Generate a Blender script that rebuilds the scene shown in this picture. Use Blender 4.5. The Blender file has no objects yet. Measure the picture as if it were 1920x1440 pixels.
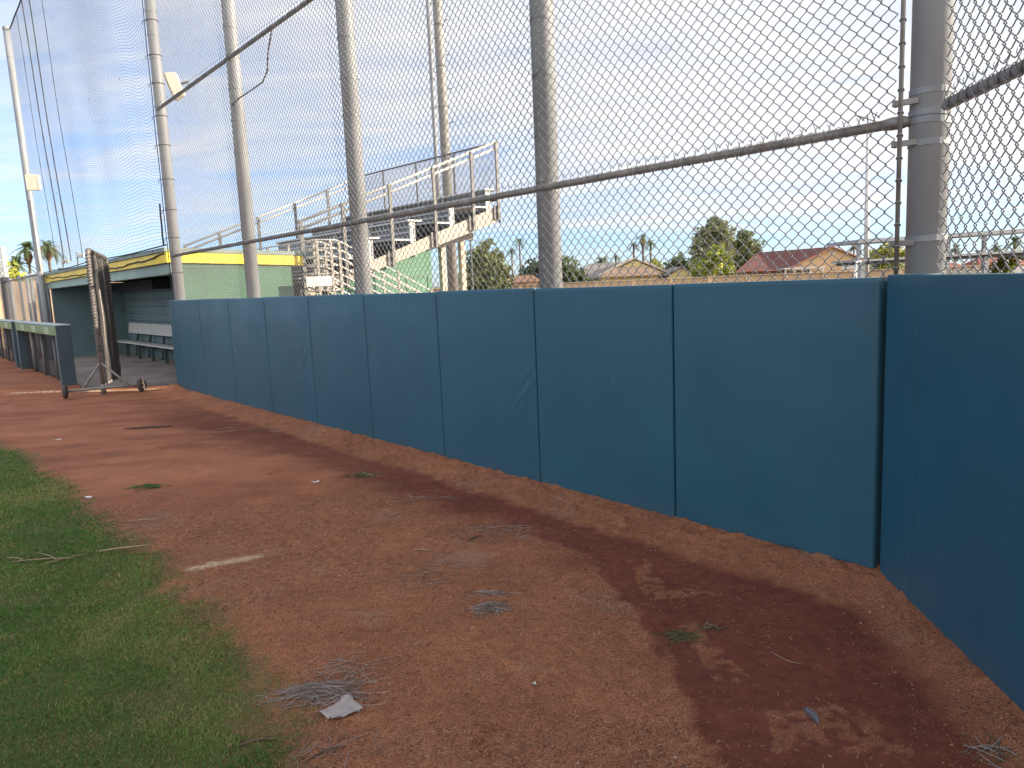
import bpy, bmesh, math, random
import numpy as np
from mathutils import Vector, Matrix

random.seed(7)
rng = np.random.default_rng(11)
sc = bpy.context.scene
COL = sc.collection
R = math.radians

# ------------------------------------------------------------------ frames
H = 1.509
C0 = np.array([1.7411, 3.4481, 0.0])          # inside corner of the padded wall
E = np.array([-0.64227, 0.76648, 0.0])        # along the long wall, away from the corner
N = np.array([0.76648, 0.64227, 0.0])         # away from the field
RR = np.array([-0.0934, -0.9956, 0.0])        # along the return wall, towards the camera side
RM = np.array([0.9956, -0.0934, 0.0])         # away from the field on the return wall
Zv = np.array([0.0, 0.0, 1.0])


def W(s, o, z):
    s, o, z = np.broadcast_arrays(np.asarray(s, float), np.asarray(o, float), np.asarray(z, float))
    return C0 + s[..., None] * E + o[..., None] * N + z[..., None] * Zv


def V(t, o, z):
    t, o, z = np.broadcast_arrays(np.asarray(t, float), np.asarray(o, float), np.asarray(z, float))
    return C0 + t[..., None] * RR + o[..., None] * RM + z[..., None] * Zv


def G(x, y, z):
    x, y, z = np.broadcast_arrays(np.asarray(x, float), np.asarray(y, float), np.asarray(z, float))
    return np.stack([x, y, z], -1)


# ------------------------------------------------------------------ noise
def vnoise(x, y, scale, seed=0):
    x = np.asarray(x, float) * scale + seed * 17.31
    y = np.asarray(y, float) * scale + seed * 9.77
    xi = np.floor(x).astype(np.int64)
    yi = np.floor(y).astype(np.int64)
    fx = x - xi
    fy = y - yi
    fx = fx * fx * (3 - 2 * fx)
    fy = fy * fy * (3 - 2 * fy)

    def h(a, b):
        k = (a * 374761393 + b * 668265263 + seed * 974634777) & 0xFFFFFFFF
        k = ((k ^ (k >> 13)) * 1274126177) & 0xFFFFFFFF
        k = k ^ (k >> 16)
        return (k & 0xFFFF) / 65535.0
    return (h(xi, yi) * (1 - fx) + h(xi + 1, yi) * fx) * (1 - fy) + (h(xi, yi + 1) * (1 - fx) + h(xi + 1, yi + 1) * fx) * fy


def fnoise(x, y, scale, seed=0, octv=3):
    a, t, n = 1.0, 0.0, 0.0
    for k in range(octv):
        t = t + a * vnoise(x, y, scale * 2 ** k, seed + k * 5)
        n += a
        a *= 0.5
    return t / n


def sstep(a, b, x):
    t = np.clip((x - a) / (b - a), 0, 1)
    return t * t * (3 - 2 * t)


# ------------------------------------------------------------------ materials
MATS = {}


def mat(name, col, rough=0.6, metal=0.0, var=0.12, vs=4.0, bump=0.0, bs=60.0, spec=0.5, dirt=None, dirt_s=1.5, dirt_lo=0.55, coord='pos',
        stretch=(1, 1, 1), attr=None, bump2=0.0, bs2=6.0, sheen=0.0, transl=0.0):
    if name in MATS:
        return MATS[name]
    m = bpy.data.materials.new(name)
    m.use_nodes = True
    nt = m.node_tree
    n = nt.nodes
    L = nt.links
    b = n['Principled BSDF']
    b.inputs['Roughness'].default_value = rough
    b.inputs['Metallic'].default_value = metal
    b.inputs['Specular IOR Level'].default_value = spec
    if coord == 'pos':
        g = n.new('ShaderNodeNewGeometry')
        src = g.outputs['Position']
    else:
        g = n.new('ShaderNodeTexCoord')
        src = g.outputs['Object']
    mp = n.new('ShaderNodeMapping')
    mp.inputs['Scale'].default_value = stretch
    L.new(src, mp.inputs[0])
    nz = n.new('ShaderNodeTexNoise')
    nz.inputs['Scale'].default_value = vs
    nz.inputs['Detail'].default_value = 6
    L.new(mp.outputs[0], nz.inputs['Vector'])
    mr = n.new('ShaderNodeMapRange')
    mr.inputs['From Min'].default_value = 0.3
    mr.inputs['From Max'].default_value = 0.7
    mr.inputs['To Min'].default_value = 1 - var
    mr.inputs['To Max'].default_value = 1 + var
    L.new(nz.outputs['Fac'], mr.inputs['Value'])
    mx = n.new('ShaderNodeMix')
    mx.data_type = 'RGBA'
    mx.blend_type = 'MULTIPLY'
    mx.inputs['Factor'].default_value = 1
    if attr:
        at = n.new('ShaderNodeAttribute')
        at.attribute_name = attr
        L.new(at.outputs['Color'], mx.inputs['A'])
    else:
        mx.inputs['A'].default_value = (*col, 1)
    L.new(mr.outputs[0], mx.inputs['B'])
    out = mx.outputs['Result']
    if dirt:
        n2 = n.new('ShaderNodeTexNoise')
        n2.inputs['Scale'].default_value = dirt_s
        n2.inputs['Detail'].default_value = 8
        n2.inputs['Roughness'].default_value = 0.65
        L.new(mp.outputs[0], n2.inputs['Vector'])
        r2 = n.new('ShaderNodeMapRange')
        r2.inputs['From Min'].default_value = dirt_lo
        r2.inputs['From Max'].default_value = dirt_lo + 0.2
        L.new(n2.outputs['Fac'], r2.inputs['Value'])
        m2 = n.new('ShaderNodeMix')
        m2.data_type = 'RGBA'
        L.new(r2.outputs[0], m2.inputs['Factor'])
        L.new(out, m2.inputs['A'])
        m2.inputs['B'].default_value = (*dirt, 1)
        out = m2.outputs['Result']
    L.new(out, b.inputs['Base Color'])
    if bump or bump2:
        h = n.new('ShaderNodeTexNoise')
        h.inputs['Scale'].default_value = bs
        h.inputs['Detail'].default_value = 5
        L.new(mp.outputs[0], h.inputs['Vector'])
        bp = n.new('ShaderNodeBump')
        bp.inputs['Strength'].default_value = min(1, bump)
        bp.inputs['Distance'].default_value = 0.01
        L.new(h.outputs['Fac'], bp.inputs['Height'])
        if bump2:
            h2 = n.new('ShaderNodeTexNoise')
            h2.inputs['Scale'].default_value = bs2
            h2.inputs['Detail'].default_value = 3
            L.new(mp.outputs[0], h2.inputs['Vector'])
            bp2 = n.new('ShaderNodeBump')
            bp2.inputs['Strength'].default_value = min(1, bump2)
            bp2.inputs['Distance'].default_value = 0.04
            L.new(h2.outputs['Fac'], bp2.inputs['Height'])
            L.new(bp2.outputs[0], bp.inputs['Normal'])
        L.new(bp.outputs[0], b.inputs['Normal'])
    if transl:
        tr = n.new('ShaderNodeBsdfTranslucent')
        L.new(out, tr.inputs['Color'])
        ms = n.new('ShaderNodeMixShader')
        ms.inputs[0].default_value = transl
        L.new(b.outputs[0], ms.inputs[1])
        L.new(tr.outputs[0], ms.inputs[2])
        L.new(ms.outputs[0], n['Material Output'].inputs['Surface'])
    MATS[name] = m
    return m


GALV = mat('galvanised_steel', (0.25, 0.262, 0.28), 0.55, 0.05, 0.16, 5, bump=0.12, bs=120, dirt=(0.27, 0.25, 0.22), dirt_s=4, dirt_lo=0.62, stretch=(1, 1, 0.35))
WIRE = mat('weathered_wire', (0.20, 0.20, 0.207), 0.5, 0.5, 0.2, 12)
RAIL = mat('fence_rail_steel', (0.20, 0.19, 0.18), 0.6, 0.3, 0.25, 9, dirt=(0.14, 0.09, 0.06), dirt_s=7, dirt_lo=0.55)
TEAL = None
NETM = mat('black_net_twine', (0.022, 0.022, 0.026), 0.8, 0, 0.2, 4)
ALU = mat('aluminium_planks', (0.46, 0.455, 0.44), 0.45, 0.4, 0.12, 3, stretch=(1, 1, 4))
ALUW = mat('white_pipe_rail', (0.52, 0.50, 0.46), 0.5, 0.2, 0.08, 3)
DARKST = mat('dark_steel_post', (0.13, 0.125, 0.12), 0.6, 0.4, 0.15, 4)
BEIGE = mat('beige_steel_beam', (0.36, 0.305, 0.24), 0.6, 0.1, 0.1, 2)
GREENW = mat('green_painted_block', (0.070, 0.148, 0.10), 0.75, 0, 0.1, 3, bump=0.2, bs=40, dirt=(0.065, 0.14, 0.095), dirt_s=1.2, dirt_lo=0.58)
YEL = mat('yellow_fascia_paint', (0.72, 0.53, 0.03), 0.55, 0, 0.12, 3, dirt=(0.42, 0.30, 0.04), dirt_s=2.5, dirt_lo=0.6)
LINTEL = mat('pale_green_beam', (0.25, 0.34, 0.31), 0.7, 0, 0.1, 3, dirt=(0.14, 0.2, 0.18), dirt_s=3, dirt_lo=0.62)
ROOFM = mat('grey_green_roofing', (0.20, 0.25, 0.24), 0.7, 0, 0.15, 3)
INT = mat('dark_teal_block_wall', (0.14, 0.215, 0.23), 0.7, 0, 0.12, 2, bump=0.2, bs=30, dirt=(0.08, 0.13, 0.135), dirt_s=1.3, dirt_lo=0.56)
CONC = mat('stained_concrete', (0.28, 0.235, 0.21), 0.85, 0, 0.2, 2, bump=0.25, bs=80, dirt=(0.20, 0.14, 0.115), dirt_s=0.9, dirt_lo=0.48)
WOODW = mat('weathered_bench_plank', (0.50, 0.50, 0.48), 0.7, 0, 0.14, 8, stretch=(1, 1, 6))
CREAM = mat('cream_plastic', (0.72, 0.66, 0.52), 0.5, 0, 0.06, 6)
RUBBER = mat('old_rubber', (0.05, 0.045, 0.042), 0.85, 0, 0.25, 20, dirt=(0.16, 0.09, 0.06), dirt_s=14, dirt_lo=0.52)
BROWNNET = mat('dusty_brown_netting', (0.078, 0.073, 0.074), 0.9, 0, 0.25, 10)
SCRFR = mat('rusty_pale_tube', (0.21, 0.19, 0.175), 0.65, 0.2, 0.25, 14, dirt=(0.22, 0.13, 0.09), dirt_s=9, dirt_lo=0.58)
BARK = mat('tree_bark', (0.12, 0.085, 0.06), 0.9, 0, 0.2, 2)
STRAW = mat('dead_straw', (0.30, 0.25, 0.21), 0.8, 0, 0.3, 30)
LEAF = mat('leaf_colour', (1, 1, 1), 0.6, 0, 0.15, 2, attr='Col', transl=0.25, spec=0.3)
BLADE = mat('turf_blade', (1, 1, 1), 0.55, 0, 0.1, 5, attr='Col', transl=0.3, spec=0.3)
LITTER = mat('litter_bits', (1, 1, 1), 0.9, 0, 0.1, 5, attr='Col', spec=0.2)


# ------------------------------------------------------------------ mesh building
class MB:
    def __init__(self):
        self.v = []
        self.f = []

    def nv(self):
        return sum(len(a) for a in self.v)

    def build_each(self, name, m, parent=None, smooth=False):
        # every added piece becomes an object of its own
        out = []
        b = 0
        for a in self.v:
            fs = [tuple(i - b for i in q) for q in self.f if b <= q[0] < b + len(a)]
            p = MB()
            p.v, p.f = [a], fs
            out.append(p.build(name, m, parent, smooth=smooth))
            b += len(a)
        return out

    def add(self, v, f):
        b = self.nv()
        self.v.append(np.asarray(v, float).reshape(-1, 3))
        for q in f:
            self.f.append(tuple(int(i) + b for i in q))
        return self

    def box8(self, p):
        # p: 8 corners, bottom four (ccw) then top four
        return self.add(p, [(0, 3, 2, 1), (4, 5, 6, 7), (0, 1, 5, 4), (1, 2, 6, 5), (2, 3, 7, 6), (3, 0, 4, 7)])

    def fbox(self, fr, a0, a1, o0, o1, z0, z1):
        p = fr([a0, a1, a1, a0, a0, a1, a1, a0], [o0, o0, o1, o1, o0, o0, o1, o1], [z0, z0, z0, z0, z1, z1, z1, z1])
        return self.box8(p)

    def tube(self, pts, r, n=8, cap=True, ref=None):
        P = np.asarray(pts, float)
        k = len(P)
        r = np.broadcast_to(np.asarray(r, float), (k,))
        T = np.gradient(P, axis=0)
        T /= np.linalg.norm(T, axis=1)[:, None] + 1e-12
        if ref is None:
            ref = np.array([0, 0, 1.0]) if abs(T[0, 2]) < 0.9 else np.array([1.0, 0, 0])
        A = ref - (T @ ref)[:, None] * T
        A /= np.linalg.norm(A, axis=1)[:, None] + 1e-12
        B = np.cross(T, A)
        th = np.linspace(0, 2 * math.pi, n, endpoint=False)
        ring = P[:, None] + r[:, None, None] * (np.cos(th)[None, :, None] * A[:, None] + np.sin(th)[None, :, None] * B[:, None])
        f = []
        for i in range(k - 1):
            for j in range(n):
                j2 = (j + 1) % n
                f.append((i * n + j, i * n + j2, (i + 1) * n + j2, (i + 1) * n + j))
        if cap:
            f.append(tuple(range(n))[::-1])
            f.append(tuple((k - 1) * n + j for j in range(n)))
        return self.add(ring.reshape(-1, 3), f)

    def ring(self, c, R_, r, axis=(0, 0, 1), n=20, m=6, flat=None):
        axis = np.asarray(axis, float)
        axis /= np.linalg.norm(axis)
        a = np.cross(axis, [1, 0, 0]) if abs(axis[0]) < .9 else np.cross(axis, [0, 1, 0])
        a /= np.linalg.norm(a)
        b = np.cross(axis, a)
        v = []
        hh = flat if flat else r
        for i in range(n):
            t = 2 * math.pi * i / n
            d = math.cos(t) * a + math.sin(t) * b
            for j in range(m):
                u = 2 * math.pi * j / m + math.pi / 4
                v.append(np.asarray(c) + d * (R_ + r * math.cos(u)) + axis * hh * math.sin(u))
        f = [(i * m + j, ((i + 1) % n) * m + j, ((i + 1) % n) * m + (j + 1) % m, i * m + (j + 1) % m) for i in range(n) for j in range(m)]
        return self.add(v, f)

    def build(self, name, m, parent=None, bevel=0, smooth=False, seg=2, auto=None):
        v = np.concatenate(self.v) if self.v else np.zeros((0, 3))
        if parent is not None:
            v = v - world_loc(parent)
        me = bpy.data.meshes.new(name)
        me.from_pydata(v.tolist(), [], self.f)
        if bevel or True:
            bm = bmesh.new()
            bm.from_mesh(me)
            bmesh.ops.recalc_face_normals(bm, faces=bm.faces)
            if bevel:
                es = [e for e in bm.edges if len(e.link_faces) == 2 and e.calc_face_angle(0) > 0.6]
                bmesh.ops.bevel(bm, geom=es, offset=bevel, segments=seg, profile=0.5, affect='EDGES', clamp_overlap=True)
            bm.to_mesh(me)
            bm.free()
        if smooth:
            me.polygons.foreach_set('use_smooth', [True] * len(me.polygons))
        me.materials.append(m)
        o = bpy.data.objects.new(name, me)
        COL.objects.link(o)
        if parent is not None:
            o.parent = parent
        return o


LOC = {}


def world_loc(o):
    p = np.zeros(3)
    while o is not None:
        p = p + np.array(o.location)
        o = o.parent
    return p


def tag(o, label=None, cat=None, group=None, kind=None):
    if label:
        o['label'] = label
    if cat:
        o['category'] = cat
    if group:
        o['group'] = group
    if kind:
        o['kind'] = kind
    return o


def thing(name, label, cat, loc, group=None):
    o = bpy.data.objects.new(name, None)
    o.empty_display_size = 0.2
    COL.objects.link(o)
    o.location = tuple(float(x) for x in loc)
    return tag(o, label, cat, group)


def rebase(o, p):
    """move a single-mesh thing's origin to p"""
    p = np.asarray(p, float)
    me = o.data
    a = np.empty(len(me.vertices) * 3)
    me.vertices.foreach_get('co', a)
    a = (a.reshape(-1, 3) - p).ravel()
    me.vertices.foreach_set('co', a)
    o.location = tuple(p)
    return o


def bigmesh(name, v, quads, m, parent=None, smooth=True, col=None):
    v = np.asarray(v, np.float32)
    if parent is not None:
        v = (v - world_loc(parent)).astype(np.float32)
    q = np.asarray(quads, np.int32)
    k = q.shape[1]
    me = bpy.data.meshes.new(name)
    me.vertices.add(len(v))
    me.vertices.foreach_set('co', v.ravel())
    me.loops.add(q.size)
    me.loops.foreach_set('vertex_index', q.ravel())
    me.polygons.add(len(q))
    me.polygons.foreach_set('loop_start', np.arange(0, q.size, k, dtype=np.int32))
    me.polygons.foreach_set('loop_total', np.full(len(q), k, np.int32))
    me.update(calc_edges=True)
    me.polygons.foreach_set('use_smooth', np.full(len(q), bool(smooth)))
    if col is not None:
        for nm, cc in col.items():
            at = me.color_attributes.new(nm, 'FLOAT_COLOR', 'POINT')
            c4 = np.ones((len(v), 4), np.float32)
            c4[:, :cc.shape[1]] = cc
            at.data.foreach_set('color', c4.ravel())
    me.materials.append(m)
    o = bpy.data.objects.new(name, me)
    COL.objects.link(o)
    if parent is not None:
        o.parent = parent
    return o


def tubes(paths, r, n, ref):
    """many tubes of the same point count: paths (nw,np,3) -> v, quads"""
    P = np.asarray(paths, float)
    nw, k, _ = P.shape
    T = np.gradient(P, axis=1)
    T /= np.linalg.norm(T, axis=2)[..., None] + 1e-12
    ref = np.asarray(ref, float)
    A = ref - (T @ ref)[..., None] * T
    A /= np.linalg.norm(A, axis=2)[..., None] + 1e-12
    B = np.cross(T, A)
    th = np.linspace(0, 2 * math.pi, n, endpoint=False) + 0.4
    r = np.broadcast_to(np.asarray(r, float), (nw, k)) if np.ndim(r) else np.full((nw, k), r)
    v = P[:, :, None] + r[..., None, None] * (np.cos(th)[:, None] * A[:, :, None] + np.sin(th)[:, None] * B[:, :, None])
    w, i, j = np.meshgrid(np.arange(nw), np.arange(k - 1), np.arange(n), indexing='ij')
    j2 = (j + 1) % n
    b = w * k * n
    q = np.stack([b + i * n + j, b + i * n + j2, b + (i + 1) * n + j2, b + (i + 1) * n + j], -1).reshape(-1, 4)
    return v.reshape(-1, 3), q


class Big:
    def __init__(self):
        self.v = []
        self.q = []
        self.n = 0

    def add(self, v, q):
        self.v.append(v)
        self.q.append(q + self.n)
        self.n += len(v)

    def build(self, name, m, parent=None, smooth=True):
        return bigmesh(name, np.concatenate(self.v), np.concatenate(self.q), m, parent, smooth)


# ------------------------------------------------------------------ camera
cam = bpy.data.cameras.new('camera')
cam.sensor_width = 36
cam.lens = 36 * 1394.0 / 1920
cam.clip_start = 0.05
cam.clip_end = 3000
co = bpy.data.objects.new('camera', cam)
COL.objects.link(co)
pit, rol = R(7.7293), R(2.4210)
fwd = np.array([0, math.cos(pit), -math.sin(pit)])
right = np.array([1.0, 0, 0])
down = np.array([0, -math.sin(pit), -math.cos(pit)])
r2 = math.cos(rol) * right + math.sin(rol) * down
d2 = -math.sin(rol) * right + math.cos(rol) * down
mw = Matrix(((r2[0], -d2[0], -fwd[0], 0), (r2[1], -d2[1], -fwd[1], 0), (r2[2], -d2[2], -fwd[2], H), (0, 0, 0, 1)))
co.matrix_world = mw
sc.camera = co

# ------------------------------------------------------------------ light and sky
SUN_AZ, SUN_EL = R(95), R(17)
to_sun = Vector((math.sin(SUN_AZ) * math.cos(SUN_EL), math.cos(SUN_AZ) * math.cos(SUN_EL), math.sin(SUN_EL)))
ld = bpy.data.lights.new('sun', 'SUN')
ld.energy = 5.0
ld.angle = R(0.5)
ld.color = (1.0, 0.87, 0.68)
lo = bpy.data.objects.new('sun', ld)
COL.objects.link(lo)
lo.rotation_euler = to_sun.to_track_quat('Z', 'Y').to_euler()
lo.location = (20, 3, 12)

wd = bpy.data.worlds.new('World')
sc.world = wd
wd.use_nodes = True
nt = wd.node_tree
n = nt.nodes
L = nt.links
sky = n.new('ShaderNodeTexSky')
sky.sky_type = 'NISHITA'
sky.sun_disc = False
sky.sun_elevation = SUN_EL
sky.sun_rotation = SUN_AZ
sky.air_density = 1.0
sky.dust_density = 0.25
sky.ozone_density = 2.2
tc = n.new('ShaderNodeTexCoord')
sep = n.new('ShaderNodeSeparateXYZ')
L.new(tc.outputs['Generated'], sep.inputs[0])


def mth(op, a, b=None, clamp=False):
    k = n.new('ShaderNodeMath')
    k.operation = op
    k.use_clamp = clamp
    for i, x in enumerate((a, b)):
        if x is None:
            continue
        if isinstance(x, (int, float)):
            k.inputs[i].default_value = x
        else:
            L.new(x, k.inputs[i])
    return k.outputs[0]


def mrange(x, a, b, c=0.0, d=1.0, smooth=True):
    k = n.new('ShaderNodeMapRange')
    if smooth:
        k.interpolation_type = 'SMOOTHSTEP'
    k.inputs['From Min'].default_value = a
    k.inputs['From Max'].default_value = b
    k.inputs['To Min'].default_value = c
    k.inputs['To Max'].default_value = d
    L.new(x, k.inputs['Value'])
    return k.outputs[0]


zz = mth('MAXIMUM', sep.outputs['Z'], 0.0)
den = mth('ADD', zz, 0.10)
px = mth('DIVIDE', sep.outputs['X'], den)
py = mth('DIVIDE', sep.outputs['Y'], den)
cmb = n.new('ShaderNodeCombineXYZ')
L.new(px, cmb.inputs[0])
L.new(py, cmb.inputs[1])


def cloudnoise(scale, rot, sx, sy, det, dist, seed):
    mp = n.new('ShaderNodeMapping')
    mp.inputs['Rotation'].default_value = (0, 0, R(rot))
    mp.inputs['Scale'].default_value = (sx, sy, 1)
    mp.inputs['Location'].default_value = (seed, seed * 0.37, seed * 1.3)
    L.new(cmb.outputs[0], mp.inputs[0])
    t = n.new('ShaderNodeTexNoise')
    t.inputs['Scale'].default_value = scale
    t.inputs['Detail'].default_value = det
    t.inputs['Roughness'].default_value = 0.58
    t.inputs['Distortion'].default_value = dist
    L.new(mp.outputs[0], t.inputs['Vector'])
    return t.outputs['Fac']


c1 = cloudnoise(0.55, 28, 0.55, 1.25, 7, 0.5, 3.1)
c2 = cloudnoise(2.6, 35, 0.6, 1.5, 5, 0.9, 7.7)
# thin sheet of cloud, denser towards the sun's side and, as added fill, behind the camera, clearing close to the horizon
bias = mrange(sep.outputs['X'], -0.75, 0.25, -0.12, 0.20, smooth=False)
back = mrange(sep.outputs['Y'], 0.25, -0.35, 0.0, 0.30)
bias = mth('ADD', bias, back)
s1 = mth('ADD', mth('MULTIPLY', c1, 0.75), mth('MULTIPLY', c2, 0.36))
s1 = mth('ADD', s1, bias)
low = mrange(sep.outputs['Z'], 0.03, 0.14, -0.34, 0.0)
low = mth('MULTIPLY', low, mrange(sep.outputs['X'], -0.5, 0.1, 0.35, 1.0))
s1 = mth('ADD', s1, low)
mask = mrange(s1, 0.28, 0.80, 0.10, 0.97)
# cloud brightness varies gently; unseen clouds behind the camera are boosted as fill for the shaded field
cb = mrange(c2, 0.25, 0.75, 0.90, 1.05, smooth=False)
sunw = mrange(sep.outputs['X'], -0.6, 0.5, 1.0, 1.02, smooth=False)
fr_ = mrange(sep.outputs['Y'], 0.2, -0.5, 1.0, 1.75)
cbr = mth('MULTIPLY', mth('MULTIPLY', cb, sunw), fr_)
ccol = n.new('ShaderNodeMix')
ccol.data_type = 'RGBA'
ccol.blend_type = 'MULTIPLY'
ccol.inputs['Factor'].default_value = 1
ccol.inputs['A'].default_value = (4.7, 4.72, 4.86, 1)
L.new(cbr, ccol.inputs['B'])
# clear air low down is bluer than the model's dusty horizon
tint = n.new('ShaderNodeMix')
tint.data_type = 'RGBA'
L.new(mrange(sep.outputs['Z'], 0.0, 0.28, 1.0, 0.0), tint.inputs['Factor'])
tint.inputs['A'].default_value = (0.95, 1.05, 1.30, 1)
tint.inputs['B'].default_value = (0.62, 0.86, 1.45, 1)
skyg = n.new('ShaderNodeMix')
skyg.data_type = 'RGBA'
skyg.blend_type = 'MULTIPLY'
skyg.inputs['Factor'].default_value = 1
L.new(sky.outputs[0], skyg.inputs['A'])
L.new(tint.outputs['Result'], skyg.inputs['B'])
mixc = n.new('ShaderNodeMix')
mixc.data_type = 'RGBA'
L.new(mask, mixc.inputs['Factor'])
L.new(skyg.outputs['Result'], mixc.inputs['A'])
L.new(ccol.outputs['Result'], mixc.inputs['B'])
bg = n['Background']
L.new(mixc.outputs['Result'], bg.inputs['Color'])
bg.inputs['Strength'].default_value = 0.10

sc.view_settings.view_transform = 'Standard'
sc.view_settings.look = 'None'
sc.view_settings.exposure = 1.15
sc.view_settings.gamma = 1
sc.cycles.max_bounces = 6
sc.cycles.use_denoising = True

# ------------------------------------------------------------------ ground
GB = np.array([(-0.55, -1.0), (-0.6, 1.0), (-0.73, 2.2), (-0.81, 2.43), (-0.91, 2.69), (-1.08, 2.95), (-1.33, 3.21), (-1.53, 3.52), (-1.79, 3.81), (-1.99, 4.15), (-2.39, 4.56),
               (-2.65, 4.86), (-3.22, 5.43), (-3.66, 6.02), (-4.27, 6.65), (-4.9, 7.42), (-5.72, 8.14), (-7.2, 9.0), (-9.5, 9.9), (-13, 10.7), (-20, 11.6)])
PB = np.array([(0.75, 0.0), (0.60, 2.0), (0.58, 2.4), (0.57, 2.77), (0.5, 3.26), (0.35, 4.0), (0.1, 4.3), (-0.2, 4.6)])


def dist_main(x, y):
    return -((x - C0[0]) * N[0] + (y - C0[1]) * N[1])


def dist_ret(x, y):
    return -((x - C0[0]) * RM[0] + (y - C0[1]) * RM[1])


def s_main(x, y):
    return (x - C0[0]) * E[0] + (y - C0[1]) * E[1]


def grass_edge(y):
    return np.interp(y, GB[:, 1], GB[:, 0])


def grass_d(x, y):
    """positive inside the grass (metres, roughly)"""
    e = grass_edge(y) + 0.03 + 0.075 * (fnoise(x, y, 2.2, 3) - 0.5) * 2 + 0.07 * (vnoise(x, y, 11, 5) - 0.5) * 2
    return (e - x) * 0.75


def inpoly(x, y, poly):
    c = np.zeros(np.shape(x), bool)
    k = len(poly)
    for i in range(k):
        x0, y0 = poly[i]
        x1, y1 = poly[(i + 1) % k]
        cond = ((y0 > y) != (y1 > y)) & (x < (x1 - x0) * (y - y0) / (y1 - y0 + 1e-12) + x0)
        c ^= cond
    return c


STRIPS = [[(0.82, 2.42), (1.06, 2.40), (1.24, 2.24), (1.20, 2.14), (0.77, 2.18)],
          [(0.70, 3.14), (0.78, 3.09), (0.87, 2.66), (0.80, 2.60), (0.74, 2.66)],
          [(0.55, 3.82), (0.64, 3.33), (0.95, 3.40), (0.73, 3.44), (0.66, 3.86)]]


_r = random.Random(5)
DENTS = []
for _k in range(26):
    _y = _r.uniform(2.3, 6.5)
    _x = float(np.interp(_y, GB[:, 1], GB[:, 0])) + _r.uniform(0.35, 1.9)
    DENTS.append((_x, _y, _r.uniform(0, 3.1), _r.uniform(0.006, 0.012)))


def ground_z(x, y):
    d = dist_main(x, y)
    dr = dist_ret(x, y)
    s = s_main(x, y)
    on = sstep(11.45, 11.1, s)
    w = 0.10 * (fnoise(x, y, 2.0, 8) - 0.5)
    z = 0.055 * sstep(0.42, 0.02, d + w) * on
    z = np.maximum(z, 0.05 * sstep(0.26, 0.02, dr + w))
    z = z + 0.012 * (fnoise(x, y, 1.3, 1) - 0.5) + 0.006 * (fnoise(x, y, 9, 2, 2) - 0.5)
    z = z + 0.07 * np.exp(-(((s - 11.10) / 0.16) ** 2 + ((d - 0.10) / 0.14) ** 2))
    # raked ridges of loose dirt along the far part of the wall
    z = z + 0.012 * sstep(0.62, 0.8, vnoise(x, y, 14, 6)) * sstep(0.5, 0.2, d) * on
    z = z - 0.02 * np.exp(-((s - 12.0) / 0.9) ** 2) * sstep(0.05, 0.35, d)
    for (fx, fy, fa, fd) in DENTS:
        ca, sa = math.cos(fa), math.sin(fa)
        u = (x - fx) * ca + (y - fy) * sa
        w = -(x - fx) * sa + (y - fy) * ca
        q = (u / 0.11) ** 2 + (w / (0.042 + 0.012 * np.sign(u))) ** 2
        z = z - fd * np.exp(-q ** 2) + 0.4 * fd * np.exp(-((np.sqrt(q) - 1.35) / 0.25) ** 2)
    # dugout floor recess
    rec = sstep(-0.04, 0.04, s - 12.36 - 1.0 * d) * sstep(0.92, 0.86, d)
    z = z * (1 - rec) - 0.25 * rec
    z = z + 0.010 * (fnoise(x * 0.8 + y * 0.25, y * 2.6, 3.2, 12) - 0.5) * sstep(4.5, 6.5, y)
    # soil a touch lower under the turf
    z = z - 0.012 * sstep(-0.02, 0.12, grass_d(x, y))
    return z


def ground_fine(x, y, coarse):
    return (0.005 * (vnoise(x, y, 26, 21) - 0.5) + 0.006 * (vnoise(x, y, 55, 22) - 0.5)) * (0.25 + coarse)


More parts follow.
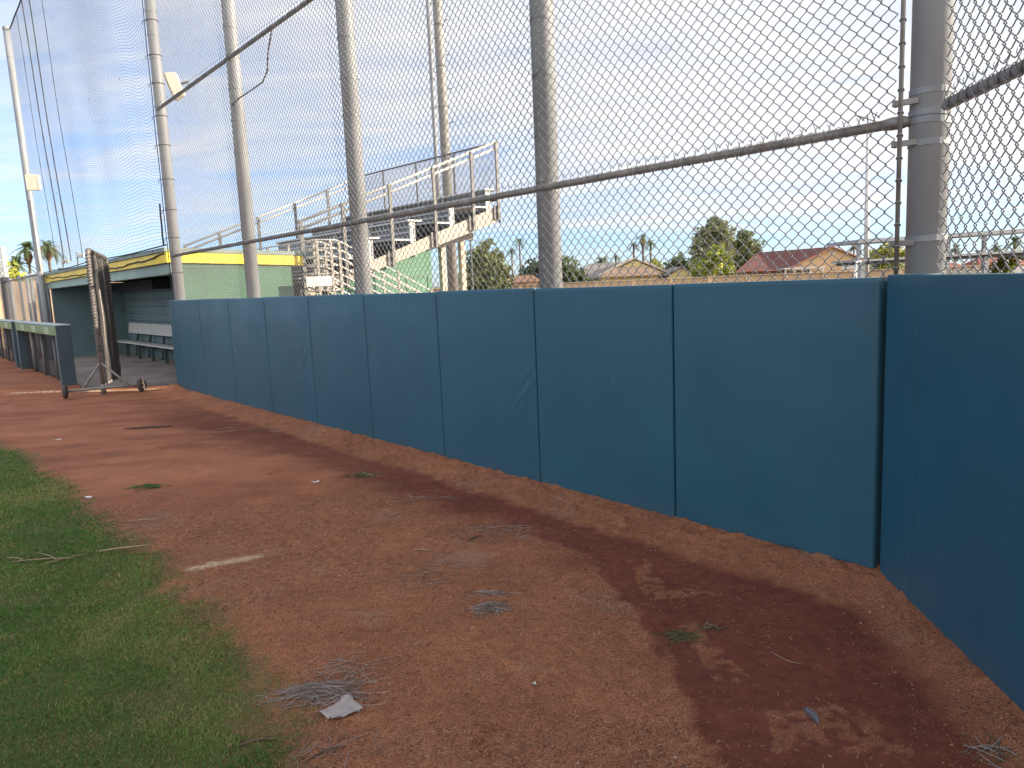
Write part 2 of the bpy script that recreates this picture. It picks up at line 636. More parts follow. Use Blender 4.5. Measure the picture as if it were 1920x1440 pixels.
def zones(x, y):
    d = dist_main(x, y)
    dr = dist_ret(x, y)
    s = s_main(x, y)
    nb = 0.10 * (fnoise(x, y, 3.5, 31) - 0.5) * 2
    nb2 = 0.05 * (vnoise(x, y, 18, 33) - 0.5) * 2
    pe = np.interp(y, PB[:, 1], PB[:, 0])
    patch = sstep(-0.025, 0.025, x - pe + nb * 0.15 + nb2 * 0.7) * sstep(4.55, 4.3, y)
    edge = 0.75 + 0.35 * sstep(3, 9, s)
    band = sstep(edge + 0.25, edge - 0.25, d + nb * 2.5) * sstep(-0.3, 0.8, s) * sstep(10.5, 7.5, s)
    smooth = np.maximum(patch, band)
    for p in STRIPS:
        st = inpoly(x + nb * 0.5, y + nb * 0.4 + nb2, p).astype(float)
        smooth = smooth * (1 - 0.75 * st * sstep(0.30, 0.55, vnoise(x, y, 30, 36)))
    berm = np.maximum(sstep(0.42, 0.33, d + nb * 0.5 + nb2 * 0.6) * sstep(11.6, 11.2, s), sstep(0.26, 0.12, dr + nb * 0.5 + nb2 * 0.5) * sstep(0.3, 0.9, y) * 1.0)
    coarse = np.maximum(1 - smooth, berm)
    # far dirt: swept dust with long streaks
    far = sstep(5.2, 6.8, y - 0.25 * x + 2.2 * (fnoise(x, y, 0.8, 41) - 0.5))
    streak = 0.6 * fnoise(x * 0.5 + y * 0.12, y * 1.6, 1.1, 44) + 0.4 * fnoise(x * 0.6, y * 2.2, 2.6, 46)
    dust = far * (0.5 + 0.5 * sstep(0.36, 0.60, streak)) * (1 - band * 0.75)
    coarse = coarse * (1 - 0.72 * far * (1 - berm))
    # dropped chalk
    cx, cy, dx, dy = -1.86, 3.985, 0.361, 0.173
    ln = math.hypot(dx, dy)
    u = ((x - cx) * dx + (y - cy) * dy) / ln
    w = (-(x - cx) * dy + (y - cy) * dx) / ln
    chalk_sun = sstep(-0.03, 0.03, u) * sstep(ln + 0.06, ln - 0.05, u) * 0.8 * sstep(0.060, 0.004, np.abs(w + 0.03 * (vnoise(x, y, 9, 51) - 0.5) + 0.012 * (vnoise(x, y, 40, 52) - .5)))
    chalk_sun = np.maximum(chalk_sun, 0.35 * sstep(0.1, 0.0, np.abs(w - 0.02)) * sstep(0.05, 0.2, u) * sstep(0.75, 0.3, u) * vnoise(x, y, 30, 53))
    # strip of sunlight painted pale into the dirt, running out of the dugout gap
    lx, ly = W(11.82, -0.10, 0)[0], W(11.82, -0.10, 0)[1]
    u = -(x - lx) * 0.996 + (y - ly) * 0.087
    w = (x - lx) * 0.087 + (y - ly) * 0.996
    sun_strip = sstep(0.0, 0.1, u) * sstep(7.0, 4.0, u) * sstep(0.09, 0.05, np.abs(w + 0.03 * (vnoise(x, y, 5, 58) - 0.5))) * sstep(0.22, 0.45, vnoise(x, y, 3.5, 59))
    chalk_sun = np.maximum(chalk_sun, 0.8 * sun_strip)
    gr = sstep(-0.10, 0.22, grass_d(x, y) + 0.12 * (vnoise(x, y, 24, 57) - 0.5))
    return coarse, dust, chalk_sun, gr


def ground_sheet():
    xs = np.concatenate([np.arange(-15, -6.4, 0.06), np.arange(-6.4, -2.2, 0.03), np.arange(-2.2, 1.9, 0.015), np.arange(1.9, 2.4, 0.04)])
    ys = np.concatenate([np.arange(-3, 1.4, 0.08), np.arange(1.4, 4.6, 0.015), np.arange(4.6, 8, 0.028), np.arange(8, 14.5, 0.05), np.arange(14.5, 24, 0.12)])
    X, Y = np.meshgrid(xs, ys)
    co_, du, ch_sun, gr = zones(X, Y)
    Z = ground_z(X, Y) + ground_fine(X, Y, co_ * (1 - gr))
    v = np.stack([X, Y, Z], -1).reshape(-1, 3)
    ny, nx = X.shape
    i, j = np.meshgrid(np.arange(ny - 1), np.arange(nx - 1), indexing='ij')
    a = i * nx + j
    q = np.stack([a, a + 1, a + nx + 1, a + nx], -1).reshape(-1, 4)
    m = bpy.data.materials.new('infield_dirt')
    m.use_nodes = True
    t = m.node_tree
    k = t.nodes
    l = t.links
    b = k['Principled BSDF']
    b.inputs['Roughness'].default_value = 0.95
    b.inputs['Specular IOR Level'].default_value = 0.15
    at = k.new('ShaderNodeAttribute')
    at.attribute_name = 'zone'
    sp = k.new('ShaderNodeSeparateColor')
    l.new(at.outputs['Color'], sp.inputs[0])
    at2 = k.new('ShaderNodeAttribute')
    at2.attribute_name = 'zoneb'
    sp2 = k.new('ShaderNodeSeparateColor')
    l.new(at2.outputs['Color'], sp2.inputs[0])
    geo = k.new('ShaderNodeNewGeometry')

    def noise(scale, det=4, stretch=(1, 1, 1), rough=0.55):
        mp = k.new('ShaderNodeMapping')
        mp.inputs['Scale'].default_value = stretch
        l.new(geo.outputs['Position'], mp.inputs[0])
        z = k.new('ShaderNodeTexNoise')
        z.inputs['Scale'].default_value = scale
        z.inputs['Detail'].default_value = det
        z.inputs['Roughness'].default_value = rough
        l.new(mp.outputs[0], z.inputs['Vector'])
        return z.outputs['Fac']

    def mrg(x, a_, b_, c_=0.0, d_=1.0):
        z = k.new('ShaderNodeMapRange')
        z.inputs['From Min'].default_value = a_
        z.inputs['From Max'].default_value = b_
        z.inputs['To Min'].default_value = c_
        z.inputs['To Max'].default_value = d_
        l.new(x, z.inputs['Value'])
        return z.outputs[0]

    def mix(f, a_, b_, mode='MIX'):
        z = k.new('ShaderNodeMix')
        z.data_type = 'RGBA'
        z.blend_type = mode
        for nm, x in (('Factor', f), ('A', a_), ('B', b_)):
            if isinstance(x, (tuple, float, int)):
                z.inputs[nm].default_value = (*x, 1) if isinstance(x, tuple) else x
            else:
                l.new(x, z.inputs[nm])
        return z.outputs['Result']

    fine = noise(130, 5, rough=0.7)
    mid = noise(17, 4)
    big = noise(2.3, 4)
    sm = mix(mrg(mid, 0.35, 0.65), (0.105, 0.033, 0.022), (0.142, 0.046, 0.030))
    tan = mix(mrg(fine, 0.38, 0.62), (0.148, 0.051, 0.027), (0.36, 0.162, 0.086))
    tan = mix(mrg(mid, 0.46, 0.70, 0, 0.5), tan, (0.18, 0.063, 0.034))
    grey = mix(mrg(fine, 0.4, 0.6), (0.17, 0.10, 0.075), (0.30, 0.20, 0.15))
    tan = mix(mrg(noise(1.7, 5), 0.56, 0.70, 0, 0.55), tan, grey)
    base = mix(sp.outputs[0], sm, tan)
    dustc = mix(mrg(fine, 0.3, 0.7), (0.28, 0.108, 0.057), (0.375, 0.162, 0.09))
    base = mix(mrg(sp.outputs[1], 0, 1, 0, 0.8), base, dustc)
    base = mix(sp.outputs[2], base, mix(mrg(fine, 0.35, 0.65), (0.40, 0.29, 0.18), (0.56, 0.45, 0.30)))  # pale tone shared by the dropped chalk and the painted sun strip
    soil = mix(mrg(fine, 0.35, 0.65), (0.06, 0.075, 0.022), (0.13, 0.11, 0.045))
    base = mix(sp2.outputs[0], base, soil)
    var = k.new('ShaderNodeCombineColor')
    vv = mrg(big, 0.3, 0.7, 0.84, 1.16)
    for ii in range(3):
        l.new(vv, var.inputs[ii])
    base = mix(1.0, base, var.outputs[0], 'MULTIPLY')
    l.new(base, b.inputs['Base Color'])
    bp = k.new('ShaderNodeBump')
    bp.inputs['Strength'].default_value = 0.9
    bp.inputs['Distance'].default_value = 0.008
    hs = k.new('ShaderNodeMath')
    hs.operation = 'MULTIPLY_ADD'
    l.new(noise(160, 5, rough=0.7), hs.inputs[0])
    l.new(mrg(sp.outputs[0], 0, 1, 0.35, 1.0), hs.inputs[1])
    l.new(mrg(noise(30, 3), 0, 1, 0, 0.5), hs.inputs[2])
    l.new(hs.outputs[0], bp.inputs['Height'])
    l.new(bp.outputs[0], b.inputs['Normal'])
    z3 = np.stack([co_, du, ch_sun], -1).reshape(-1, 3)
    z4 = np.stack([gr, gr, gr], -1).reshape(-1, 3)
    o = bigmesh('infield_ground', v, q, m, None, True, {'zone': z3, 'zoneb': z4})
    tag(o, kind='structure')
    return o


ground_sheet()

far_m = mat('park_ground', (0.17, 0.10, 0.06), 0.95, 0, 0.25, 0.3, dirt=(0.10, 0.11, 0.04), dirt_s=0.06, dirt_lo=0.45)
far = MB()
far.add(G([-900, 900, 900, -900], [-300, -300, 1500, 1500], -0.30), [(0, 1, 2, 3)])
tag(far.build('park_ground', far_m), kind='structure')
yard = MB()
yard.fbox(W, -3, 30, 2.6, 9, -0.3, -0.02)
tag(yard.build('pavement', mat('spectator_paving', (0.32, 0.29, 0.26), 0.9, 0, 0.12, 1)), kind='structure')

# ------------------------------------------------------------------ turf blades
def turf():
    pts = []
    for (y0, y1, reach, dens) in ((0.6, 1.6, 1.6, 3000), (1.6, 2.6, 1.7, 38000), (2.6, 3.6, 2.0, 28000), (3.6, 4.8, 2.2, 16000), (4.8, 6.4, 2.2, 10000), (6.4, 8.6, 2.6, 6000)):
        area = (y1 - y0) * (reach + 0.4)
        k = int(area * dens)
        y = rng.uniform(y0, y1, k)
        x = grass_edge(y) + 0.4 - rng.uniform(0, reach + 0.4, k)
        pts.append(np.stack([x, y], -1))
    p = np.concatenate(pts)
    d = grass_d(p[:, 0], p[:, 1])
    thin = fnoise(p[:, 0], p[:, 1], 3.0, 61)
    keep = rng.random(len(p)) < sstep(-0.07, 0.22, d) ** 1.3 * (0.25 + 0.75 * sstep(0.30, 0.55, thin + 0.3 * sstep(0.0, 0.35, d)))
    p = p[keep]
    d = d[keep]
    x, y = p[:, 0], p[:, 1]
    k = len(p)
    z = ground_z(x, y) - 0.002
    dist = np.hypot(x, y)
    h = rng.uniform(0.006, 0.016, k) * (0.75 + 0.5 * vnoise(x, y, 4, 63)) * (0.6 + 0.4 * sstep(0, 0.2, d))
    edge = sstep(0.30, 0.02, d)
    h = h * (1 + 0.5 * edge * vnoise(x, y, 6, 66))
    wd_ = 0.0013 * np.clip(dist / 2.6, 1, 3.2)
    yaw = rng.uniform(0, 2 * math.pi, k)
    lean = rng.uniform(0.1, 1.5, k) * h
    ld_ = rng.uniform(0, 2 * math.pi, k)
    ax = np.stack([np.cos(yaw), np.sin(yaw), np.zeros(k)], -1)
    b0 = np.stack([x, y, z], -1)
    ln = np.stack([np.cos(ld_) * lean, np.sin(ld_) * lean, np.zeros(k)], -1)
    mid = b0 + ln * 0.35 + np.stack([np.zeros(k), np.zeros(k), h * 0.6], -1)
    top = b0 + ln + np.stack([np.zeros(k), np.zeros(k), h], -1)
    wv = ax * wd_[:, None]
    v = np.stack([b0 - wv, b0 + wv, mid + wv * 0.8, mid - wv * 0.8, top + wv * 0.12, top - wv * 0.12], 1).reshape(-1, 3)
    bi = np.arange(k)[:, None] * 6
    q = np.concatenate([bi + np.array([0, 1, 2, 3]), bi + np.array([3, 2, 4, 5])])
    g1 = np.array([0.054, 0.124, 0.022])
    g2 = np.array([0.110, 0.170, 0.036])
    g3 = np.array([0.24, 0.19, 0.085])
    g4 = np.array([0.030, 0.080, 0.018])
    a = fnoise(x, y, 1.6, 71)[:, None]
    bb = vnoise(x, y, 7, 73)[:, None]
    c = g1 + (g2 - g1) * sstep(0.35, 0.7, a) * 0.9
    c = c + (g4 - c) * (sstep(0.2, 0.0, d)[:, None] * 0.75)
    dry = (rng.random(k)[:, None] < 0.12 + 0.55 * sstep(0.48, 0.72, a * 0.5 + bb * 0.5)).astype(float)
    c = c + (g3 - c) * dry * rng.uniform(0.35, 0.9, (k, 1))
    c = c * rng.uniform(0.72, 1.25, (k, 1)) * 1.36
    cv = np.repeat(c, 6, axis=0)
    o = bigmesh('turf_grass', v, q, BLADE, None, True, {'Col': cv})
    tag(o, 'short mown green turf with dry yellow blades', 'grass', kind='stuff')


turf()


# ------------------------------------------------------------------ loose straw and clods on the dirt
def litter():
    k0 = 90000
    y = 1.9 + 6.0 * rng.random(k0) ** 1.6
    x = grass_edge(y) - 0.25 + rng.random(k0) * (np.minimum(1.7, 1.7411 - (y - 3.4481) * 0.838) - grass_edge(y) + 0.2)
    co_, du, ch_sun, gr = zones(x, y)
    dn = fnoise(x, y, 1.7, 81)
    keep = (rng.random(k0) < (0.12 + 0.75 * co_) * (0.35 + 0.9 * sstep(0.4, 0.65, dn)) * (1 - 0.6 * du)) & (dist_main(x, y) > 0.02) & (dist_ret(x, y) > 0.02)
    x, y = x[keep], y[keep]
    dn = dn[keep]
    k = len(x)
    z = ground_z(x, y) + 0.0025
    yaw = rng.uniform(0, 2 * math.pi, k)
    ln = rng.uniform(0.004, 0.013, k) * np.where(rng.random(k) < 0.03, 2.6, 1)
    wd_ = rng.uniform(0.0005, 0.0011, k) * np.clip(np.hypot(x, y) / 3, 1, 2)
    d = np.stack([np.cos(yaw), np.sin(yaw), rng.uniform(-0.1, 0.25, k)], -1) * ln[:, None]
    s = np.stack([-np.sin(yaw), np.cos(yaw), rng.uniform(-0.3, 0.3, k)], -1) * wd_[:, None]
    c = np.stack([x, y, z], -1)
    bend = np.stack([-np.sin(yaw), np.cos(yaw), np.full(k, 0.35)], -1) * (ln * rng.uniform(-0.25, 0.25, k))[:, None]
    bend[:, 2] = np.abs(bend[:, 2])
    v = np.stack([c - d - s, c - d + s, c + bend + s, c + bend - s, c + d + s, c + d - s], 1).reshape(-1, 3)
    bi = np.arange(k)[:, None] * 6
    q = np.concatenate([bi + np.array([0, 1, 2, 3]), bi + np.array([3, 2, 4, 5])])
    pal = np.array([(0.33, 0.165, 0.095), (0.25, 0.105, 0.06), (0.40, 0.27, 0.18), (0.06, 0.03, 0.02), (0.28, 0.13, 0.075)])
    cc = pal[rng.choice(5, k, p=[.26, .26, .07, .16, .25])] * rng.uniform(0.7, 1.15, (k, 1))
    o = bigmesh('straw_litter', v, q, LITTER, None, False, {'Col': np.repeat(cc, 6, axis=0)})
    tag(o, 'fine straw bits and dead grass strewn over the red dirt', 'litter', kind='stuff')
    # clods
    k0 = 20000
    y = 1.9 + 5.5 * rng.random(k0) ** 1.7
    x = grass_edge(y) + rng.random(k0) * (np.minimum(1.7, 1.7411 - (y - 3.4481) * 0.838) - grass_edge(y))
    co_, du, ch_sun, gr = zones(x, y)
    dm = np.minimum(dist_main(x, y), dist_ret(x, y))
    keep = (rng.random(k0) < 0.08 + 0.35 * co_ + 0.9 * sstep(0.4, 0.2, dm)) & (dm > 0.02)
    x, y = x[keep], y[keep]
    k = len(x)
    r = rng.uniform(0.0012, 0.0042, k) * np.where(rng.random(k) < 0.05, 2.0, 1)
    z = ground_z(x, y) + r * 0.4
    oct_ = np.array([(1, 0, 0), (-1, 0, 0), (0, 1, 0), (0, -1, 0), (0, 0, 0.8), (0, 0, -0.8)], float)
    v = np.stack([x, y, z], -1)[:, None] + oct_[None] * r[:, None, None] * rng.uniform(0.6, 1.35, (k, 6, 1))
    tri = np.array([(0, 2, 4), (2, 1, 4), (1, 3, 4), (3, 0, 4), (2, 0, 5), (1, 2, 5), (3, 1, 5), (0, 3, 5)])
    q = (np.arange(k)[:, None, None] * 6 + tri[None]).reshape(-1, 3)
    pal = np.array([(0.22, 0.085, 0.05), (0.28, 0.125, 0.07), (0.15, 0.055, 0.035), (0.30, 0.19, 0.13)])
    cc = pal[rng.choice(4, k, p=[.4, .32, .2, .08])] * rng.uniform(0.7, 1.15, (k, 1))
    o = bigmesh('dirt_clods', v.reshape(-1, 3), q, LITTER, None, False, {'Col': np.repeat(cc, 6, axis=0)})
    tag(o, 'small crumbs and grit of red dirt loose on the ground', 'dirt clods', kind='stuff')


litter()


# ------------------------------------------------------------------ padded wall
def teal_mat():
    m = bpy.data.materials.new('teal_vinyl')
    m.use_nodes = True
    t = m.node_tree
    k = t.nodes
    l = t.links
    b = k['Principled BSDF']
    b.inputs['Roughness'].default_value = 0.42
    b.inputs['Specular IOR Level'].default_value = 0.42
    geo = k.new('ShaderNodeNewGeometry')

    def noise(scale, det, stretch):
        mp = k.new('ShaderNodeMapping')
        mp.inputs['Scale'].default_value = stretch
        l.new(geo.outputs['Position'], mp.inputs[0])
        z = k.new('ShaderNodeTexNoise')
        z.inputs['Scale'].default_value = scale
        z.inputs['Detail'].default_value = det
        l.new(mp.outputs[0], z.inputs['Vector'])
        return z.outputs['Fac']

    def mrg(x, a_, b_, c_=0.0, d_=1.0):
        z = k.new('ShaderNodeMapRange')
        z.inputs['From Min'].default_value = a_
        z.inputs['From Max'].default_value = b_
        z.inputs['To Min'].default_value = c_
        z.inputs['To Max'].default_value = d_
        l.new(x, z.inputs['Value'])
        return z.outputs[0]

    def mix(f, a_, b_):
        z = k.new('ShaderNodeMix')
        z.data_type = 'RGBA'
        for nm, x in (('Factor', f), ('A', a_), ('B', b_)):
            if isinstance(x, (tuple, float, int)):
                z.inputs[nm].default_value = (*x, 1) if isinstance(x, tuple) else x
            else:
                l.new(x, z.inputs[nm])
        return z.outputs['Result']
    base = mix(mrg(noise(1.6, 5, (1, 1, 1)), 0.3, 0.7), (0.011, 0.066, 0.106), (0.0135, 0.078, 0.120))
    # dusty scuffs: streaks stretched up and down, a real dirt film
    sc_ = mrg(noise(7, 6, (1, 1, 0.22)), 0.68, 0.82, 0, 0.16)
    base = mix(sc_, base, (0.12, 0.17, 0.19))
    # red dust splashed on the lowest hand's breadth
    sp = k.new('ShaderNodeSeparateXYZ')
    l.new(geo.outputs['Position'], sp.inputs[0])
    dz = mrg(sp.outputs['Z'], 0.20, 0.03, 0, 0.14)
    ml = k.new('ShaderNodeMath')
    ml.operation = 'MULTIPLY'
    l.new(dz, ml.inputs[0])
    l.new(mrg(noise(5, 5, (1, 1, 1)), 0.35, 0.7), ml.inputs[1])
    base = mix(ml.outputs[0], base, (0.15, 0.085, 0.06))
    l.new(base, b.inputs['Base Color'])
    l.new(mrg(noise(2.2, 4, (1, 1, 1)), 0.3, 0.7, 0.36, 0.46), b.inputs['Roughness'])
    weave = k.new('ShaderNodeTexNoise')
    weave.inputs['Scale'].default_value = 420
    l.new(geo.outputs['Position'], weave.inputs['Vector'])
    bp = k.new('ShaderNodeBump')
    bp.inputs['Strength'].default_value = 0.25
    bp.inputs['Distance'].default_value = 0.002
    l.new(weave.outputs['Fac'], bp.inputs['Height'])
    l.new(bp.outputs[0], b.inputs['Normal'])
    return m


TEAL = teal_mat()
SEAMM = mat('dark_pad_seam', (0.012, 0.03, 0.05), 0.7, 0, 0.1, 4)
PADH = 1.465


def pad_mesh(fr, a0, a1, z0, z1, thick, seed, flip=False, creases=(), rad=0.017, dome=0.006):
    """upholstered panel: rounded front edges, slightly domed and wrinkled face. front at o=0, back at o=thick"""
    na, nz = max(8, int((a1 - a0) / 0.022)), 64
    wdt, hgt = a1 - a0, z1 - z0
    edge = rad * np.array([0.0, 0.04, 0.15, 0.35, 0.65, 1.0, 1.25])
    a = np.concatenate([edge / wdt, np.linspace(edge[-1] + 0.012, wdt - edge[-1] - 0.012, na) / wdt, 1 - edge[::-1] / wdt])
    z = np.concatenate([np.linspace(0, 1 - (edge[-1] + 0.012) / hgt, nz), 1 - edge[::-1] / hgt])
    na, nz = len(a) - 1, len(z) - 1
    A, Z = np.meshgrid(a, z)
    da = np.minimum(A, 1 - A) * wdt
    dz = (1 - Z) * hgt
    # squeeze rows/cols near the edges for the rounded border
    def rnd(d):
        t = np.clip(1 - d / rad, 0, 1)
        return rad * (1 - np.sqrt(np.clip(1 - t * t, 0, 1)))
    depth = rnd(da) + rnd(dz)
    X = a0 + A * wdt
    ZZ = z0 + Z * hgt
    wr = 0.0045 * (fnoise(X + seed * 3.1, ZZ * 0.8, 3.0, 90 + seed) - 0.5) + 0.0028 * (fnoise(X * 2.5 + seed, ZZ * 0.8, 9.0, 95 + seed, 2) - 0.5) * sstep(0.35, 0.0, da)
    wr = wr - dome * sstep(0, 0.3, da) * sstep(0, 0.3, dz)
    for (ca, cz, ang, ln, amp, wid) in creases:
        u = (X - ca) * math.cos(ang) + (ZZ - cz) * math.sin(ang)
        w = -(X - ca) * math.sin(ang) + (ZZ - cz) * math.cos(ang)
        wr = wr - amp * np.exp(-(w / wid) ** 2) * np.exp(-(u / ln) ** 2)
        wr = wr + amp * 0.7 * np.exp(-((w - wid * 1.8) / wid) ** 2) * np.exp(-(u / ln) ** 2)
    O = depth + wr * sstep(0, 0.03, da) * sstep(0, 0.03, dz)
    front = fr(X, O, ZZ).reshape(-1, 3)
    nx = na + 1
    mb = MB()
    f = []
    for i in range(nz):
        for j in range(na):
            q = (i * nx + j, i * nx + j + 1, (i + 1) * nx + j + 1, (i + 1) * nx + j)
            f.append(q)
    # border back to the rear plane
    ring = [j for j in range(nx)] + [i * nx + na for i in range(1, nz + 1)] + [nz * nx + j for j in range(na - 1, -1, -1)] + [i * nx for i in range(nz - 1, 0, -1)]
    Xr, Zr = X.ravel()[ring], ZZ.ravel()[ring]
    back = fr(Xr, np.full(len(ring), thick), Zr)
    b0 = len(front)
    m = len(ring)
    for k in range(m):
        k2 = (k + 1) % m
        f.append((ring[k], ring[k2], b0 + k2, b0 + k))
    f.append(tuple(b0 + k for k in range(m)))
    mb.add(np.concatenate([front, back]), f)
    return mb


ORD = ['first', 'second', 'third', 'fourth', 'fifth', 'sixth', 'seventh', 'eighth', 'ninth']
CRE = {1: [(3.60, 0.62, -0.75, 0.16, 0.006, 0.012), (3.55, 0.74, -0.7, 0.13, 0.005, 0.012), (2.52, 0.72, 0.8, 0.12, 0.005, 0.014), (2.50, 0.60, 0.75, 0.10, 0.005, 0.012)],
       2: [(2.56, 0.72, -0.8, 0.15, 0.008, 0.013), (2.60, 0.60, -0.9, 0.12, 0.006, 0.012), (2.54, 0.85, -0.7, 0.10, 0.005, 0.012)],
       3: [(4.4, 1.40, 1.3, 0.10, 0.006, 0.012), (4.3, 1.40, 1.35, 0.09, 0.005, 0.012), (4.5, 1.41, 1.2, 0.07, 0.004, 0.01)],
       5: [(6.3, 0.8, -0.8, 0.13, 0.006, 0.014), (6.35, 0.55, -0.8, 0.11, 0.006, 0.014)],
       6: [(8.4, 1.0, 0.8, 0.14, 0.006, 0.015), (8.45, 0.8, 0.8, 0.12, 0.006, 0.015), (7.6, 1.1, -0.8, 0.12, 0.005, 0.015)]}
EXTRA = ['plain teal vinyl wall pad, first one left of the inside corner', 'teal wall pad, second left of the inside corner, creased along its left edge',
         'teal wall pad, third left of the inside corner, wrinkled beside its right seam', 'teal wall pad, fourth left of the inside corner, puckered along its top',
         'teal wall pad, fifth left of the inside corner', 'teal wall pad, sixth left of the inside corner, lightly wrinkled at mid height',
         'teal wall pad, seventh left of the inside corner, quilted with soft creases', 'teal wall pad, eighth left of the inside corner, third from the dugout end',
         'teal wall pad, ninth left of the inside corner, second from the dugout end']
GRP = 'teal pads along the field wall'
for i in range(9):
    a0, a1 = i * 1.219 + 0.004, (i + 1) * 1.219 - 0.004
    if i == 0:
        a0 = 0.022
    pm = pad_mesh(W, a0, a1, -0.06, PADH + random.uniform(-0.006, 0.006), 0.075, i, creases=CRE.get(i, ()))
    o = pm.build('wall_pad', TEAL, None, smooth=True)
    rebase(o, W(i * 1.219 + 0.61, 0.04, 0))
    tag(o, EXTRA[i], 'wall pad', GRP)
# narrow end pad wrapping the wall end beside the dugout
pm = pad_mesh(W, 10.975, 11.20, -0.06, PADH, 0.075, 20)
o = pm.build('wall_pad', TEAL, None, smooth=True)
rebase(o, W(11.1, 0.04, 0))
tag(o, 'narrow teal end pad where the padded wall stops beside the dugout', 'wall pad', GRP)
# return wall
RL = ['narrow teal pad on the return wall, beside the inside corner', 'wide teal pad on the return wall, cut by the right edge of the picture']
t0 = 0.012
for i, wdt in enumerate((0.330, 1.219, 1.219, 1.219, 1.219, 1.219)):
    pm = pad_mesh(V, t0 + 0.0025, t0 + wdt - 0.0025, -0.06, PADH + (0.006 if i else 0.010), 0.09, 30 + i, rad=0.003, dome=0.0)
    o = pm.build('wall_pad', TEAL, None, smooth=True)
    rebase(o, V(t0 + wdt / 2, 0.05, 0))
    tag(o, RL[i] if i < 2 else 'teal pad on the return wall, number %s along from the corner, right of the camera' % ORD[i], 'wall pad', GRP)
    t0 += wdt
# plywood backing boards the pads are screwed to
pb = MB()
pb.fbox(W, 0.0, 11.19, 0.078, 0.094, -0.1, PADH - 0.02)
o = pb.build('backing_board', mat('plywood_backing', (0.06, 0.09, 0.10), 0.8))
rebase(o, W(5.6, 0.085, 0))
tag(o, 'long plywood board behind the teal pads, dark in the seams', 'board')
pb = MB()
pb.fbox(V, 0.0, 7.4, 0.093, 0.109, -0.1, PADH - 0.02)
o = pb.build('backing_board', MATS['plywood_backing'])
rebase(o, V(3.7, 0.1, 0))
tag(o, 'plywood board behind the teal pads of the return wall', 'board')

# ------------------------------------------------------------------ chain link fences
PITCH = 0.0718


def chainlink(fr, refN, u0, u1, z0, z1, off, K, rad, sides, c=0.0045, sag=0.0, seed=1):
    a = PITCH / 2
    nw = int(round((u1 - u0) / a))
    if K == 4:
        pl = [0.05, 0.45, 0.55, 0.95]
    elif K == 8:
        pl = [0.0, 0.055, 0.25, 0.445, 0.5, 0.555, 0.75, 0.945]
    else:
        pl = [0.0, 0.03, 0.075, 0.17, 0.33, 0.425, 0.47, 0.5, 0.53, 0.575, 0.67, 0.83, 0.925, 0.97]
    pl = np.array(pl)
    nper = int((z1 - z0) / PITCH) + 1
    P = (np.arange(nper)[:, None] + pl[None]).ravel()
    P = P[P * PITCH <= (z1 - z0)]
    iw = np.arange(nw)[:, None]
    ph = P[None] + 0.5 * (iw % 2)
    f = ph % 1.0
    tri = 1 - np.abs(2 * f - 1)
    s = np.clip((tri - 0.5) * 2 / 0.90, -1, 1)
    x = iw * a + a * 0.5 + (a * 0.5 + rad * 1.15) * s
    dep_ = c * np.clip(np.sin(2 * math.pi * f) * 2.6, -1, 1)
    z = z0 + P[None] * PITCH + 0 * x
    U = u0 + x
    wob = 0.012 * (vnoise(U, z, 0.9, seed) - 0.5) + 0.006 * (vnoise(U, z, 3.1, seed + 1) - 0.5)
    U = U + 0.008 * (vnoise(U, z, 1.7, seed + 2) - 0.5)
    z = z + 0.010 * (vnoise(U, z, 1.3, seed + 3) - 0.5)
    path = fr(U, off + dep_ + wob, z)
    return tubes(path, rad, sides, refN)


def selvage(mb_list, fr, u0, u1, z, off, rail_r, refN, seed):
    """twisted cut ends of the fabric and wraps that hug a rail"""
    k = int((u1 - u0) / PITCH)
    pa = []
    r_ = np.random.default_rng(seed)
    for i in range(k):
        u = u0 + (i + 0.5) * PITCH
        for sgn in (-1, 1):
            tip = r_.uniform(0.018, 0.034)
            pa.append(fr([u - sgn * 0.012, u, u + sgn * 0.008, u + sgn * 0.012], [off - 0.004 * sgn, off, off + 0.004 * sgn, off + 0.002],
                         [z - 0.022, z, z + tip * 0.6, z + tip]))
    v, q = tubes(np.array(pa), 0.0021, 4, refN)
    mb_list.add(v, q)
    # wraps around rail
    pa = []
    th = np.linspace(0, 2 * math.pi, 9)
    for i in range(k * 2):
        if seed != 9 and r_.random() < 0.2:
            continue
        u = u0 + (i + 0.5 + r_.uniform(-0.3, 0.3) * (0.3 if seed == 9 else 1)) * PITCH / 2
        slant = r_.uniform(0.014 if seed == 9 else 0.004, 0.030) * (1 if i % 2 else -1)
        rr = rail_r + r_.uniform(0.002, 0.006)
        pa.append(fr(u + slant * np.cos(th * 0.5), off + 0.026 + rr * np.cos(th), z - rail_r - 0.004 + rr * np.sin(th)))
    v, q = tubes(np.array(pa), 0.0023, 4, refN)
    mb_list.add(v, q)


